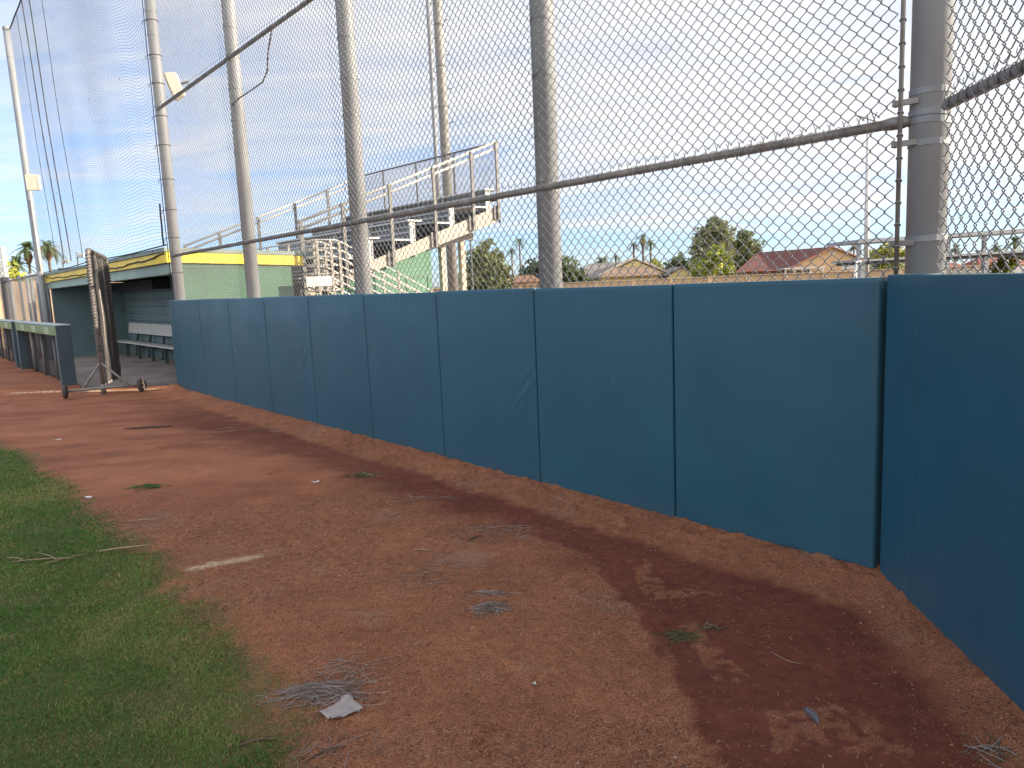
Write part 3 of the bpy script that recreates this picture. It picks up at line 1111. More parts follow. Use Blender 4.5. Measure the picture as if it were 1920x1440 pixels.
POLES = [(11.27, 0.2), (8.12, 0.2), (5.22, 0.2), (2.46, 0.2), (-0.09, 0.2)]
PR = 0.084
POFF = 0.2
RAILZ = [2.165, 4.42, 6.65]
fence = thing('chain_link_fence', 'tall galvanised chain link backstop fence standing behind the long run of teal pads', 'fence', W(5.6, 0.2, 0))
for i, (s, o_) in enumerate(POLES):
    p = MB()
    p.tube(W([s, s], [o_, o_], [-0.2, 9.6]), PR, 24)
    po = p.build('fence_post', GALV, fence, smooth=True)
    cp = MB()
    cp.tube(W([s] * 3, [o_] * 3, [9.6, 9.63, 9.68]), [PR + 0.01, PR + 0.008, 0.02], 20)
    cp.build('post_cap', GALV, po)
    ti = MB()
    r_ = random.Random(40 + i)
    if i != 4:
        z = 1.75
        while z < 9.4:
            ti.ring(W(s, o_, z), PR + 0.003, 0.0028, n=20, m=4)
            ti.tube(W([s + 0.02, s - 0.06, s - 0.10], [o_ - PR - 0.004, o_ - PR - 0.02, o_ - PR - 0.012], [z, z + 0.02, z + r_.uniform(0.0, 0.05)]), 0.0022, 4)
            z += r_.uniform(0.34, 0.42)
        ti.build_each('tie_wire', WIRE, po)
RW = 0.0235
ro = 0.128
for z in RAILZ:
    p = MB()
    p.tube(W([0.04, 11.20], [ro, ro], [z, z]), RW, 12)
    p.build('fence_rail', RAIL, fence, smooth=True)
# fabric
fab = Big()
for (za, zb) in ((1.30, 2.155), (2.20, 4.40), (4.45, 6.64)):
    if za < 4.4:
        fab.add(*chainlink(W, N, 0.02, 3.98, za, zb, 0.100, 8, 0.0026, 5, seed=3))
        fab.add(*chainlink(W, N, 3.98, 11.16, za, zb, 0.100, 4, 0.0026, 4, seed=3))
    else:
        fab.add(*chainlink(W, N, 3.0, 11.16, za, zb, 0.100, 4, 0.0026, 4, seed=5))
fab.build('chain_link_fabric', WIRE, fence)
sv = Big()
selvage(sv, W, 0.08, 11.1, RAILZ[0] + 0.03, ro - 0.026, RW, N, 5)
selvage(sv, W, 2.6, 11.1, RAILZ[1] + 0.03, ro - 0.026, RW, N, 6)
sv.build('selvage_wire', WIRE, fence)
# end bar, brackets and straps at the corner post
tb = MB()
tb.tube(W([-0.004, -0.004], [0.096, 0.096], [1.35, 4.6]), 0.010, 10)
barr = tb.build('tension_bar', RAIL, fence, smooth=True)
kn = MB()
z = 1.40
while z < 4.5:
    kn.ring(W(-0.004, 0.096, z), 0.012, 0.0035, axis=(0.3, 0.4, 1), n=12, m=5)
    z += 0.1
kn.build_each('knuckle_wire', WIRE, barr)


BAND = mat('strap_steel', (0.18, 0.19, 0.205), 0.6, 0.1, 0.2, 8)


def strap(mb, c, z, r, h, tilt=0.0):
    k = 28
    th = np.linspace(0, 2 * math.pi, k + 1)[:-1]
    for i in range(k):
        a, b = th[i], th[(i + 1) % k]
        pts = []
        for rr in (r, r + 0.004):
            for t in (a, b):
                pts.append((rr * math.cos(t), rr * math.sin(t), tilt * math.cos(t)))
        P = [np.array([c[0] + x, c[1] + y, z + q]) for x, y, q in pts]
        lo4 = [P[0], P[1], P[3], P[2]]
        mb.box8(np.array([q - np.array([0, 0, h]) for q in lo4] + [q + np.array([0, 0, h]) for q in lo4]))


pc = W(-0.09, 0.2, 0)
for z in (2.285, 2.19, 2.155, 2.06, 1.635):
    b_ = MB()
    strap(b_, pc, z, PR, 0.014, tilt=random.uniform(-0.006, 0.006))
    bo = b_.build('post_band', BAND, fence)
for z in (2.245, 2.065, 1.615):
    b_ = MB()
    b_.box8(W([0.025, -0.075, -0.075, 0.025] * 2, [0.086, 0.110, 0.116, 0.106] * 2, [z - 0.013] * 4 + [z + 0.013] * 4))
    b_.box8(W([0.028, 0.014, 0.014, 0.028] * 2, [0.080, 0.080, 0.112, 0.112] * 2, [z - 0.015] * 4 + [z + 0.015] * 4))
    b_.build('bracket_arm', RAIL, fence, bevel=0.002)
b_ = MB()
b_.tube(W([0.09, 0.05, 0.0, -0.03], [ro, ro, ro + 0.006, ro + 0.02], [2.165] * 4), [RW, RW + 0.006, RW + 0.006, 0.018], 12)
b_.tube(W([-0.02, -0.08], [ro + 0.01, ro + 0.02], [2.165, 2.165]), 0.012, 8)
b_.build('rail_end_cup', RAIL, fence, smooth=True)

# return fence on the right
rf = thing('chain_link_fence', 'chain link fence panel with a galvanised rail above the return wall pads on the right', 'fence', V(2.5, 0.12, 0))
fb = Big()
for (za, zb) in ((1.30, 2.155), (2.20, 4.40)):
    fb.add(*chainlink(V, RM, 0.265, 3.2, za, zb, 0.105, 14, 0.0026, 6, c=0.0062, seed=13))
fb.build('chain_link_fabric', WIRE, rf)
for z in (2.165, 4.42):
    p = MB()
    p.tube(V([0.24, 4.2], [ro, ro], [z, z + 0.015]), RW, 14)
    p.build('fence_rail', mat('return_rail_steel', (0.30, 0.28, 0.26), 0.6, 0.3, 0.25, 9, dirt=(0.17, 0.12, 0.09), dirt_s=7, dirt_lo=0.55), rf, smooth=True)
sv = Big()
selvage(sv, V, 0.26, 3.2, RAILZ[0] + 0.032, ro - 0.026, RW, RM, 9)
sv.build('selvage_wire', WIRE, rf)
p = MB()
p.tube(V([4.2, 4.2], [0.2, 0.2], [-0.2, 4.6]), 0.05, 16)
p.build('fence_post', GALV, rf, smooth=True)

# black cable hung between upper rail and second post
cb_ = MB()
cb_.tube(W([6.75, 6.85, 7.0, 7.05, 7.2, 7.5, 7.85, 8.05], [0.15, 0.16, 0.17, 0.17, 0.17, 0.16, 0.13, 0.11], [4.46, 4.38, 4.20, 4.04, 3.95, 3.93, 3.90, 3.85]), 0.009, 6)
o = cb_.build('power_cable', RUBBER, None, smooth=True)
rebase(o, W(7.4, 0.15, 4.0))
tag(o, 'loose black cable looping from the upper fence rail to a post', 'cable')

# ------------------------------------------------------------------ net, far pole, speakers
def lean_pole(zs):
    zs = np.asarray(zs, float)
    return W(23.25 + 0.085 * (zs - 1.0), 0.05 + 0 * zs, zs)


p0 = thing('net_pole', 'far galvanised pole holding up the left end of the tall net beyond the dugout', 'pole', W(23.2, 0.05, 0))
b_ = MB()
zs = np.linspace(-0.2, 9.05, 6)
b_.tube(lean_pole(zs), 0.088, 18)
pp = b_.build('pole_shaft', GALV, p0, smooth=True)
b_ = MB()
b_.tube(lean_pole([9.05, 9.12, 9.16]), [0.098, 0.09, 0.02], 14)
b_.build('pole_cap', GALV, p0)
b_ = MB()
q = lean_pole(np.linspace(2.4, 4.4, 4)) + N * 0.0 - E * 0.13
b_.tube(q, 0.025, 8)
b_.build('conduit', ALUW, p0, smooth=True)
b_ = MB()
for z in (3.0, 5.2, 7.1, 8.3):
    b_.ring(lean_pole([z])[0], 0.092, 0.004, n=16, m=4)
b_.build_each('pole_band', GALV, p0)

net = thing('protective_net', 'tall black mesh protective net strung above the dugout between two poles', 'net', W(17, 0.1, 2.4))
su = np.linspace(0, 1, 64)


def net_pt(u, w):
    """u 0..1 from far pole to near pole, w 0..1 bottom to top"""
    ztop = 9.05 + 1.2 * u ** 1.0 - 0.9 * 4 * u * (1 - u) * 0.35
    zbot = 2.345 + 0.006 * np.sin(u * 14)
    s0 = 23.25 + 0.085 * (2.3 + w * 6.7 - 1.0) - 0.1
    s1 = 11.36
    s = s0 + (s1 - s0) * u
    z = zbot + (ztop - zbot) * w
    z = z + 0.42 * np.exp(-((u - 0.80) / 0.16) ** 2) * np.sin(w * math.pi) * 1.0 - 0.30 * np.exp(-((u - 0.42) / 0.22) ** 2) * np.sin(w * math.pi)
    z = z + (0.16 * np.sin(u * 23 + w * 5) + 0.10 * np.sin(u * 41 + w * 9)) * (1 - w) ** 2 * np.clip(w * 4, 0, 1)
    o_ = 0.10 + 0.05 * np.sin(u * 9 + w * 2) * np.sin(math.pi * np.clip(u, 0, 1)) + 0.035 * np.sin(u * 30 + w * 1.5) * sstep(0.3, 0.0, u) * 0.35
    return W(s, o_, z)


nb = Big()
nh, nvv = 150, 120
uu = np.linspace(0, 1, 70)
wv = np.linspace(0, 1, nh)
U_, W_ = np.meshgrid(uu, wv)
nb.add(*tubes(net_pt(U_, W_), 0.0023, 3, N))
W_, U_ = np.meshgrid(np.linspace(0, 1, 40), np.linspace(0, 1, nvv))
nb.add(*tubes(net_pt(U_, W_), 0.0015, 3, N))
nb.build('net_mesh', NETM, net)
b_ = MB()
u = np.linspace(0, 1, 40)
b_.tube(net_pt(u, 1.0 + 0 * u), 0.016, 6)
b_.build('top_cable', NETM, net)
b_ = MB()
b_.tube(net_pt(u, 0 * u), 0.012, 6)
b_.build('bottom_rope', NETM, net)
for u0, d_, rr in ((0.17, 0.10, 0.007), (0.26, 0.11, 0.012), (0.345, 0.12, 0.012), (0.46, 0.16, 0.007)):
    b_ = MB()
    w = np.linspace(0.02, 0.985, 20)
    b_.tube(net_pt(u0 + d_ * (w - 0.5) * -0.6 + 0.004 * np.sin(w * 9), w) - N * 0.05, rr, 5)
    b_.build('hanging_rope', NETM, net)
b_ = MB()
for k in range(9):
    uu0, ww0 = random.uniform(0.25, 0.95), random.uniform(0.1, 0.95)
    p_ = net_pt(np.array([uu0]), np.array([ww0]))[0]
    b_.tube(np.array([p_, p_ + E * random.uniform(-.02, .02) + Zv * random.uniform(-.05, -.02)]), 0.004, 4)
b_.build_each('knot', NETM, net)
# lashing rope and bands of the net on the near pole
b_ = MB()
zz_ = np.linspace(1.6, 9.4, 60)
b_.tube(W(11.32 + 0.008 * np.sin(zz_ * 5), 0.2 - PR - 0.012 + 0 * zz_, zz_), 0.007, 5)
z = 1.9
while z < 9.4:
    b_.ring(W(11.27, 0.2, z), PR + 0.004, 0.007, n=18, m=5)
    b_.tube(W([11.30, 11.34, 11.33], [0.105, 0.08, 0.075], [z, z - 0.01, z - 0.06]), 0.006, 4)
    z += random.uniform(0.42, 0.56)
b_.build_each('lashing_rope', NETM, net)
b_ = MB()
b_.tube(W([11.34, 11.36, 11.35, 11.38, 11.36], [0.06] * 5, [3.0, 2.8, 2.65, 2.5, 2.34]), 0.014, 6)
b_.build('rope_bunch', NETM, net)


def speaker(label, base, face, up_tilt, w=0.34, h=0.5, d=0.34):
    """base: centre; face: horizontal dir the grille looks along"""
    f = np.asarray(face, float)
    f /= np.linalg.norm(f)
    sd = np.cross(f, Zv)
    t = thing('loudspeaker', label, 'loudspeaker', base, 'cream loudspeakers on the poles')
    dn = f * math.cos(up_tilt) - Zv * math.sin(up_tilt)
    uv = Zv * math.cos(up_tilt) + f * math.sin(up_tilt)
    c = np.asarray(base, float)
    b = MB()
    bk, fr_ = -d / 2, d / 2
    P = []
    for (dd, ww) in ((bk, w * 0.62), (fr_, w)):
        for (a_, b2) in ((-1, -1), (1, -1), (1, 1), (-1, 1)):
            P.append(c + dn * dd + sd * a_ * ww / 2 + uv * b2 * h / 2 * (0.86 if dd < 0 else 1))
    b.box8(np.array(P))
    b.build('cabinet', CREAM, t, bevel=0.02)
    g = MB()
    P = [c + dn * (fr_ + e_) + sd * a_ * w * 0.45 + uv * b2 * h * 0.46 for e_ in (0.003, 0.012) for (a_, b2) in ((-1, -1), (1, -1), (1, 1), (-1, 1))]
    g.box8(np.array(P))
    g.build('grille', mat('speaker_grille', (0.62, 0.57, 0.46), 0.6, 0, 0.1, 60), t, bevel=0.004)
    br = MB()
    br.tube(np.array([c - dn * d * 0.5, c - dn * (d * 0.5 + 0.12), c - dn * (d * 0.5 + 0.12) - Zv * 0.1]), 0.02, 8)
    br.build('mounting_bracket', DARKST, t)
    dr = MB()
    dr.ring(c + sd * w * 0.42 + uv * h * 0.32 + dn * 0.06, 0.03, 0.012, axis=sd, n=14, m=5)
    dr.build('port_ring', DARKST, t)
    return t


speaker('cream loudspeaker mounted behind the fence where the net meets the near pole', W(11.27, 0.46, 4.84), E * 0.5 - N * 0.8, 0.30, 0.20, 0.42, 0.17)
speaker('small cream loudspeaker on the far leaning net pole', W(22.95, 0.1, 4.78) - E * 0.12, -E * 0.9 - N * 0.4, 0.12, 0.34, 0.42, 0.36)

# ------------------------------------------------------------------ dugout
dug = thing('dugout', 'long dark green baseball dugout with yellow fascia and sloping roof left of the pads', 'dugout', W(17.5, 1.3, -0.12))
S0, S1 = 11.72, 23.7
FZ = -0.12
b_ = MB()
b_.box8(W([S0 + 0.3, S1 + 0.1, S1 + 0.1, S0 + 0.3] * 2, [-0.88, -0.88, 2.3, 2.3] * 2, [-0.4] * 4 + [FZ] * 4))
b_.build('floor', CONC, dug, bevel=0.01)
b_ = MB()
b_.box8(W([S0, S0 + 0.19, S0 + 0.19, S0] * 2, [0.42, 0.42, 2.36, 2.36] * 2, [-0.3] * 4 + [2.098, 2.098, 2.022, 2.022]))
b_.build('side_wall', GREENW, dug)
b_ = MB()
b_.fbox(W, S0 + 0.19, S1 - 0.19, 2.18, 2.37, -0.3, 2.02)
b_.build('back_wall', INT, dug)
b_ = MB()
b_.fbox(W, S1 - 0.19, S1, 0.30, 2.36, -0.3, 2.02)
b_.build('side_wall', INT, dug)
# block courses on the inside of the back wall
b_ = MB()
for i in range(10):
    z = FZ + 0.2 * i + 0.2
    b_.fbox(W, S0 + 0.2, S1 - 0.2, 2.176, 2.183, z - 0.006, z + 0.006)
b_.build_each('mortar_course', mat('dark_mortar', (0.035, 0.065, 0.065), 0.9), dug)
b_ = MB()
b_.box8(W([S0 - 0.02, S1 + 0.05, S1 + 0.05, S0 - 0.02] * 2, [0.20, 0.20, 2.52, 2.52] * 2, [2.10, 2.10, 2.02, 2.02, 2.245, 2.245, 2.16, 2.16]))
b_.build('roof_deck', mat('roof_underside', (0.06, 0.10, 0.10), 0.8), dug)
b_ = MB()
b_.box8(W([S0 - 0.07, S1 + 0.1, S1 + 0.1, S0 - 0.07] * 2, [0.14, 0.14, 2.62, 2.62] * 2, [2.262, 2.262, 2.172, 2.172, 2.335, 2.335, 2.245, 2.245]))
rd = b_.build('roof_edge', ROOFM, dug, bevel=0.008)
b_ = MB()
for k in range(9):
    s = S0 + 1.3 * k + 0.6
    b_.fbox(W, s - 0.01, s + 0.01, 0.135, 0.139, 2.268, 2.332)
b_.build_each('roof_joint', DARKST, rd)
b_ = MB()
b_.fbox(W, S0 - 0.05, S1 + 0.06, 0.172, 0.20, 2.085, 2.258)
b_.build('front_fascia', YEL, dug)
b_ = MB()
b_.box8(W([S0 - 0.055, S0 - 0.022, S0 - 0.022, S0 - 0.055] * 2, [0.203, 0.203, 2.56, 2.56] * 2, [2.085, 2.085, 2.00, 2.00, 2.258, 2.258, 2.17, 2.17]))
b_.build('side_fascia', YEL, dug)
b_ = MB()
b_.fbox(W, S0 - 0.01, S1 + 0.02, 0.23, 0.40, 1.895, 2.083)
b_.build('lintel_beam', LINTEL, dug, bevel=0.006)
b_ = MB()
b_.fbox(W, S0 - 0.012, S0 - 0.004, 0.45, 2.36, 1.985, 1.997)
b_.build('trim_line', DARKST, dug)
b_ = MB()
b_.fbox(W, 18.6, 23.2, 1.72, 2.17, 1.74, 1.98)
b_.build('dark_back_box', mat('dark_box_paint', (0.02, 0.03, 0.045), 0.7), dug)  # dark box under the roof along the back wall
b_ = MB()
b_.tube(W([S1 - 0.02, S1 - 0.02], [0.22, 0.22], [-0.2, 2.08]), 0.05, 12)
b_.build('corner_post', GALV, dug, smooth=True)
# sagging rope under the front fascia
b_ = MB()
s = np.linspace(S0 + 0.05, S1 - 0.3, 60)
u = (s - S0) / (S1 - S0)
b_.tube(W(s, 0.160 + 0.006 * np.sin(s * 7), 2.235 - 0.11 * np.clip(4 * u * (1 - u), 0, 1) ** 0.7 + 0.012 * np.sin(s * 3.3) + 0.006 * np.sin(s * 9)), 0.013, 5)
o = b_.build('net_rope', NETM, None)
rebase(o, W(17.5, 0.16, 2.2))
tag(o, 'dark rope sagging along the yellow dugout fascia', 'rope')
# dark cable down the sunlit side wall
b_ = MB()
b_.tube(W([11.74] * 7, [0.50, 0.62, 0.74, 0.82, 0.86, 0.90, 0.93], [2.05, 2.055, 2.04, 1.98, 1.85, 1.6, 1.2]), 0.013, 6)
b_.tube(W([11.74] * 4, [0.42, 0.44, 0.46, 0.47], [2.02, 1.9, 1.6, 1.2]), 0.012, 6)
o = b_.build('rope', NETM, None)
rebase(o, W(11.74, 0.7, 1.2))
tag(o, 'dark rope hanging in a bend against the sunlit green dugout wall', 'rope')

bench = thing('dugout_bench', 'long weathered white plank bench with backrest along the dugout back wall', 'bench', W(17.5, 1.8, FZ))
b_ = MB()
b_.fbox(W, 12.3, 22.75, 1.62, 1.93, 0.285, 0.325)
b_.build('seat', WOODW, bench, bevel=0.006)
b_ = MB()
b_.box8(W([12.3, 22.6, 22.6, 12.3] * 2, [1.97, 1.97, 2.01, 2.01, 2.02, 2.02, 2.06, 2.06], [0.53, 0.53, 0.53, 0.53, 0.825, 0.825, 0.825, 0.825]))
b_.build('backrest', WOODW, bench, bevel=0.006)
LEGM = mat('dark_bench_leg', (0.05, 0.075, 0.075), 0.7)
for s in (12.9, 14.2, 15.5, 16.8, 18.1, 19.3, 20.6, 21.9):
    b_ = MB()
    b_.fbox(W, s - 0.04, s + 0.04, 1.70, 1.78, FZ, 0.284)
    b_.box8(W([s - 0.04, s + 0.04, s + 0.04, s - 0.04] * 2, [1.94, 1.94, 2.0, 2.0, 2.075, 2.075, 2.13, 2.13], [FZ, FZ, FZ, FZ, 0.80, 0.80, 0.80, 0.80]))
    b_.fbox(W, s - 0.03, s + 0.03, 1.78, 1.94, 0.20, 0.284)
    b_.build('leg', LEGM, bench, bevel=0.004)

# ------------------------------------------------------------------ padded rails in front of the dugout
PADG = mat('green_rail_pad', (0.115, 0.185, 0.055), 0.5, 0, 0.1, 3)
PADD = mat('dark_green_rail_pad', (0.040, 0.066, 0.085), 0.5, 0, 0.1, 3)
PADT = mat('skylit_pad_top', (0.36, 0.42, 0.42), 0.5, 0, 0.1, 3)  # paler than the pad: skylight on the top put into the colour
STK = mat('pale_sticker', (0.46, 0.54, 0.40), 0.5, 0, 0.15, 25)
STK2 = mat('sticker_print', (0.20, 0.28, 0.14), 0.5, 0, 0.15, 25)


def padrail(label, s0, s1, legs):
    o0, o1 = -1.20, -0.96
    t = thing('padded_rail', label, 'rail', W((s0 + s1) / 2, -1.08, 0), 'padded rails before the dugout')
    b = MB()
    b.fbox(W, s0 + 0.003, s1 - 0.003, o0, o1, 0.90, 1.085)
    top = b.build('top_pad', PADG, t, bevel=0.02)
    b = MB()
    b.fbox(W, s0 - 0.004, s1 + 0.004, o0 - 0.003, o1 + 0.003, 1.088, 1.108)
    b.build('skylit_top', PADT, t, bevel=0.008)  # pale strip carrying the painted skylight along the rail top
    for (a, bb) in ((s0, s0 + 0.16), (s1 - 0.16, s1)):
        b = MB()
        b.fbox(W, a, bb, o0 + 0.002, o1 - 0.002, -0.12, 0.898)
        b.fbox(W, a - 0.0035, a + 0.002, o0 + 0.004, o1 - 0.004, -0.12, 1.08)
        b.build('end_pad', PADD, t, bevel=0.004)
    b = Big()
    su_ = np.linspace(s0 + 0.16, s1 - 0.16, 24)
    zz2 = np.linspace(0.06, 0.9, 30)
    S_, Z_ = np.meshgrid(su_, zz2)
    b.add(*tubes(W(S_, -1.05 + 0.015 * np.sin(S_ * 5), Z_ + 0.012 * np.sin(S_ * 7 + Z_ * 4)), 0.0045, 3, N))
    Z_, S_ = np.meshgrid(np.linspace(0.04, 0.9, 12), np.arange(s0 + 0.17, s1 - 0.16, 0.045))
    b.add(*tubes(W(S_, -1.05 + 0.015 * np.sin(S_ * 5), Z_), 0.003, 3, N))
    b.build('netting', NETM, t)
    for s in legs:
        b = MB()
        b.tube(W([s, s], [-1.05, -1.05], [-0.1, 0.9]), 0.03, 10)
        b.build('post', DARKST, t, smooth=True)
    for k in range(int((s1 - s0) / 1.3)):
        s = s0 + 0.75 + 1.55 * k
        if s > s1 - 0.6:
            break
        b = MB()
        b.fbox(W, s, s + 0.42, o0 - 0.004, o0 - 0.001, 0.935, 1.045)
        st = b.build('sticker', STK, t)
        b = MB()
        for r in range(2):
            for c in range(5):
                b.fbox(W, s + 0.05 + c * 0.065, s + 0.095 + c * 0.065, o0 - 0.0065, o0 - 0.0045, 0.952 + r * 0.045, 0.984 + r * 0.045)
        b.build('faded_print', STK2, st)
    return t


padrail('nearer green padded rail with netting in front of the dugout', 13.9, 19.1, (15.2, 16.6, 17.9))
padrail('farther green padded rail cut off by the left edge of the picture', 19.75, 25.2, (21, 22.4, 23.8))

# ------------------------------------------------------------------ rolling screen
scr = thing('rolling_screen', 'tall brown netted batting screen on wheels standing at the dugout entrance', 'screen', (-6.70, 12.11, -0.01))
A_ = np.array([-6.70, 12.11, -0.01])
dv = np.array([-0.325, 0.9457, 0.0])
pn = np.array([0.9457, 0.325, 0.0])


def Sx(u, z, off=0.0):
    return A_ + dv * u + pn * off + Zv * z


LN = 1.62
b_ = MB()
b_.tube(np.array([Sx(0, 0.06), Sx(0, 2.26), Sx(0.03, 2.30), Sx(0.08, 2.315), Sx(LN - 0.1, 2.26), Sx(LN - 0.03, 2.23), Sx(LN, 2.16), Sx(LN, 0.06)]), 0.032, 10)
b_.tube(np.array([Sx(0, 0.14), Sx(LN, 0.12)]), 0.028, 8)
b_.build('frame', SCRFR, scr, smooth=True)
b_ = MB()
for u_ in (0.55, 1.1):
    b_.tube(np.array([Sx(u_, 0.14), Sx(u_ + 0.03, 1.2, 0.015), Sx(u_, 2.29 - 0.035 * u_)]), 0.02, 8)
b_.build_each('inner_tube', SCRFR, scr, smooth=True)
nb = Big()
for off in (-0.03, 0.045):
    zz3 = np.linspace(0.16, 2.26, 58)
    uu3 = np.linspace(0.0, LN, 14)
    U_, Z_ = np.meshgrid(uu3, zz3)
    P = Sx(0, 0)[None, None] + dv * U_[..., None] + pn * (off * 0.35 + 0.006 * np.sin(Z_ * 9 + U_ * 5))[..., None] + Zv * (Z_ * (1 - 0.03 * U_ / LN) + 0.012 * np.sin(U_ * 12 + Z_ * 3))[..., None]
    nb.add(*tubes(P, 0.0062, 3, pn))
    Z_, U_ = np.meshgrid(np.linspace(0.14, 2.27, 22), np.arange(0.03, LN, 0.045))
    P = Sx(0, 0)[None, None] + dv * U_[..., None] + pn * (off * 0.35 + 0.006 * np.sin(Z_ * 9 + U_ * 5))[..., None] + Zv * (Z_ * (1 - 0.03 * U_ / LN))[..., None]
    nb.add(*tubes(P, 0.0034, 3, pn))
nb.build('netting', BROWNNET, scr)
def spiral(p, q, r, turns):
    t = np.linspace(0, 1, turns * 10)
    ax = (q - p) / np.linalg.norm(q - p)
    a = np.cross(ax, [0.3, 0.9, 0.1])
    a /= np.linalg.norm(a)
    b = np.cross(ax, a)
    th = t * turns * 2 * math.pi
    rr = r * (1 + 0.12 * np.sin(t * 37))
    return p + (q - p) * t[:, None] + (np.cos(th) * rr)[:, None] * a + (np.sin(th) * rr)[:, None] * b


for p_, q_ in ((Sx(0, 0.68), Sx(0, 2.28)), (Sx(LN, 0.2), Sx(LN, 2.14)), (Sx(0.08, 2.315), Sx(LN - 0.1, 2.26))):
    b_ = MB()
    b_.tube(spiral(p_, q_, 0.038, int(np.linalg.norm(q_ - p_) / 0.05)), 0.009, 5)
    b_.build('lacing', mat('pale_lacing', (0.10, 0.095, 0.09), 0.9, 0, 0.3, 12), scr, smooth=True)
w0, w1 = np.array([-7.07, 11.68, 0.105]), np.array([-6.09, 12.16, 0.10])
axd = (w1 - w0) / np.linalg.norm(w1 - w0)
b_ = MB()
b_.tube(np.array([w0, (w0 + w1) / 2 + Zv * 0.01, w1]), 0.022, 10)
b_.build('axle', SCRFR, scr, smooth=True)
for k in (0.22, 0.84):
    b_ = MB()
    b_.tube(np.array([w0 + (w1 - w0) * k + Zv * 0.01, Sx(0.0, 0.52)]), 0.019, 10)
    b_.build('brace', SCRFR, scr, smooth=True)
b_ = MB()
b_.tube(np.array([Sx(0, 0.0, 0), Sx(0, 0.16, 0)]), 0.04, 12)
b_.tube(np.array([Sx(-0.05, 0.115, 0), Sx(0.06, 0.115, 0)]), 0.03, 10)
b_.build('hub_foot', SCRFR, scr, smooth=True)
for c in (w0, w1):
    turn = axd if c is w0 else axd * 0.8 + np.array([0.35, -0.45, 0.12])
    turn = turn / np.linalg.norm(turn)
    b_ = MB()
    b_.ring(c, 0.078, 0.036, axis=turn, n=26, m=10)
    wh = b_.build('wheel', RUBBER, scr, smooth=True)
    b_ = MB()
    b_.tube(np.array([c - turn * 0.024, c + turn * 0.024]), 0.046, 18)
    b_.tube(np.array([c - turn * 0.04, c + turn * 0.04]), 0.02, 12)
    b_.build('rim', mat('rusty_rim', (0.10, 0.07, 0.055), 0.8), wh, smooth=False)
b_ = MB()
b_.tube(np.array([Sx(LN, 0.0), Sx(LN, 0.1)]), 0.04, 10)
b_.build('rear_foot', SCRFR, scr)

# ------------------------------------------------------------------ bleachers
bl = thing('bleacher', 'raised aluminium bleacher with beige side beam and mesh back guard behind the dugout', 'bleacher', W(15.5, 5, -0.02))
BS0, BS1 = 12.0, 18.9


def bz(o_):
    return 2.045 + 0.354 * (o_ - 4.113)


OF, OB = 2.75, 7.55
for s in (BS0, BS1 - 0.06):
    b_ = MB()
    b_.box8(W([s, s + 0.06, s + 0.06, s] * 2, [OF, OF, OB, OB, OF, OF, OB, OB], [bz(OF) - 0.17, bz(OF) - 0.17, bz(OB) - 0.34, bz(OB) - 0.34, bz(OF), bz(OF), bz(OB), bz(OB)]))
    b_.build('stringer', BEIGE, bl)
rows = [3.2, 4.24, 5.28, 6.32, 7.36]
for i, o_ in enumerate(rows):
    z = bz(o_) + 0.46
    b_ = MB()
    b_.fbox(W, BS0 - 0.03, BS1, o_ - 0.17, o_ + 0.17, z - 0.04, z)
    b_.build('seat', ALU, bl, bevel=0.008)
    b_ = MB()
    z2 = bz(o_) + 0.06
    b_.fbox(W, BS0 - 0.03, BS1, o_ - 0.62, o_ - 0.12, z2 - 0.04, z2)
    b_.build('footboard', ALU, bl, bevel=0.008)
    b_ = MB()
    b_.fbox(W, BS0 + 0.01, BS1 - 0.01, o_ - 0.02, o_ + 0.02, z2 - 0.36, z - 0.042)
    b_.build('riser', mat('bleacher_riser', (0.17, 0.17, 0.18), 0.5, 0.4, 0.1, 3), bl)
    for dz_, oo in ((-0.14, 0.045), (-0.25, 0.045)):
        b_ = MB()
        b_.fbox(W, BS0 - 0.01, BS1 - 0.02, o_ - oo - 0.03, o_ - oo + 0.012, z + dz_ - 0.012, z + dz_ + 0.018)
        b_.build('edge_strip', ALU, bl)
    for s in np.linspace(BS0 + 0.02, BS1 - 0.1, 5):
        b_ = MB()
        b_.fbox(W, s, s + 0.05, o_ - 0.1, o_ - 0.03, bz(o_) - 0.1, z - 0.041)
        b_.build('seat_bracket', ALUW, bl)
# dark soffit under the upper rows
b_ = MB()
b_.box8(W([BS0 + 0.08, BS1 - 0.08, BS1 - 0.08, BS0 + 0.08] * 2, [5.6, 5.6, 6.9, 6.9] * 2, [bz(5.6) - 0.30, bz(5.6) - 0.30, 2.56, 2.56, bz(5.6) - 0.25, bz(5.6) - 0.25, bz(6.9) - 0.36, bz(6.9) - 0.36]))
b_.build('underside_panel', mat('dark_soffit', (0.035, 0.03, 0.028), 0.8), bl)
# end guards
for s, tall in ((BS0 - 0.02, 1), (BS1 + 0.02, 1)):
    for dz in (1.36, 1.22):
        b_ = MB()
        b_.tube(W([s, s], [2.66, 7.58], [2.83 + dz - 1.36 - 0.02, 4.70 + dz - 1.36]), 0.028, 8)
        b_.build('guard_rail', ALUW, bl, smooth=True)
    for o_ in (2.7, 3.6, 4.69, 5.79, 6.83, 7.56):
        zt = 2.83 + (o_ - 2.66) * 0.38
        b_ = MB()
        b_.fbox(W, s - 0.06, s - 0.02, o_ - 0.035, o_ + 0.035, bz(o_) - 0.30, zt)
        b_.fbox(W, s - 0.018, s + 0.02, o_ - 0.12, o_ + 0.0, bz(o_) - 0.30, bz(o_) + 0.02)
        b_.build('guard_post', DARKST, bl)
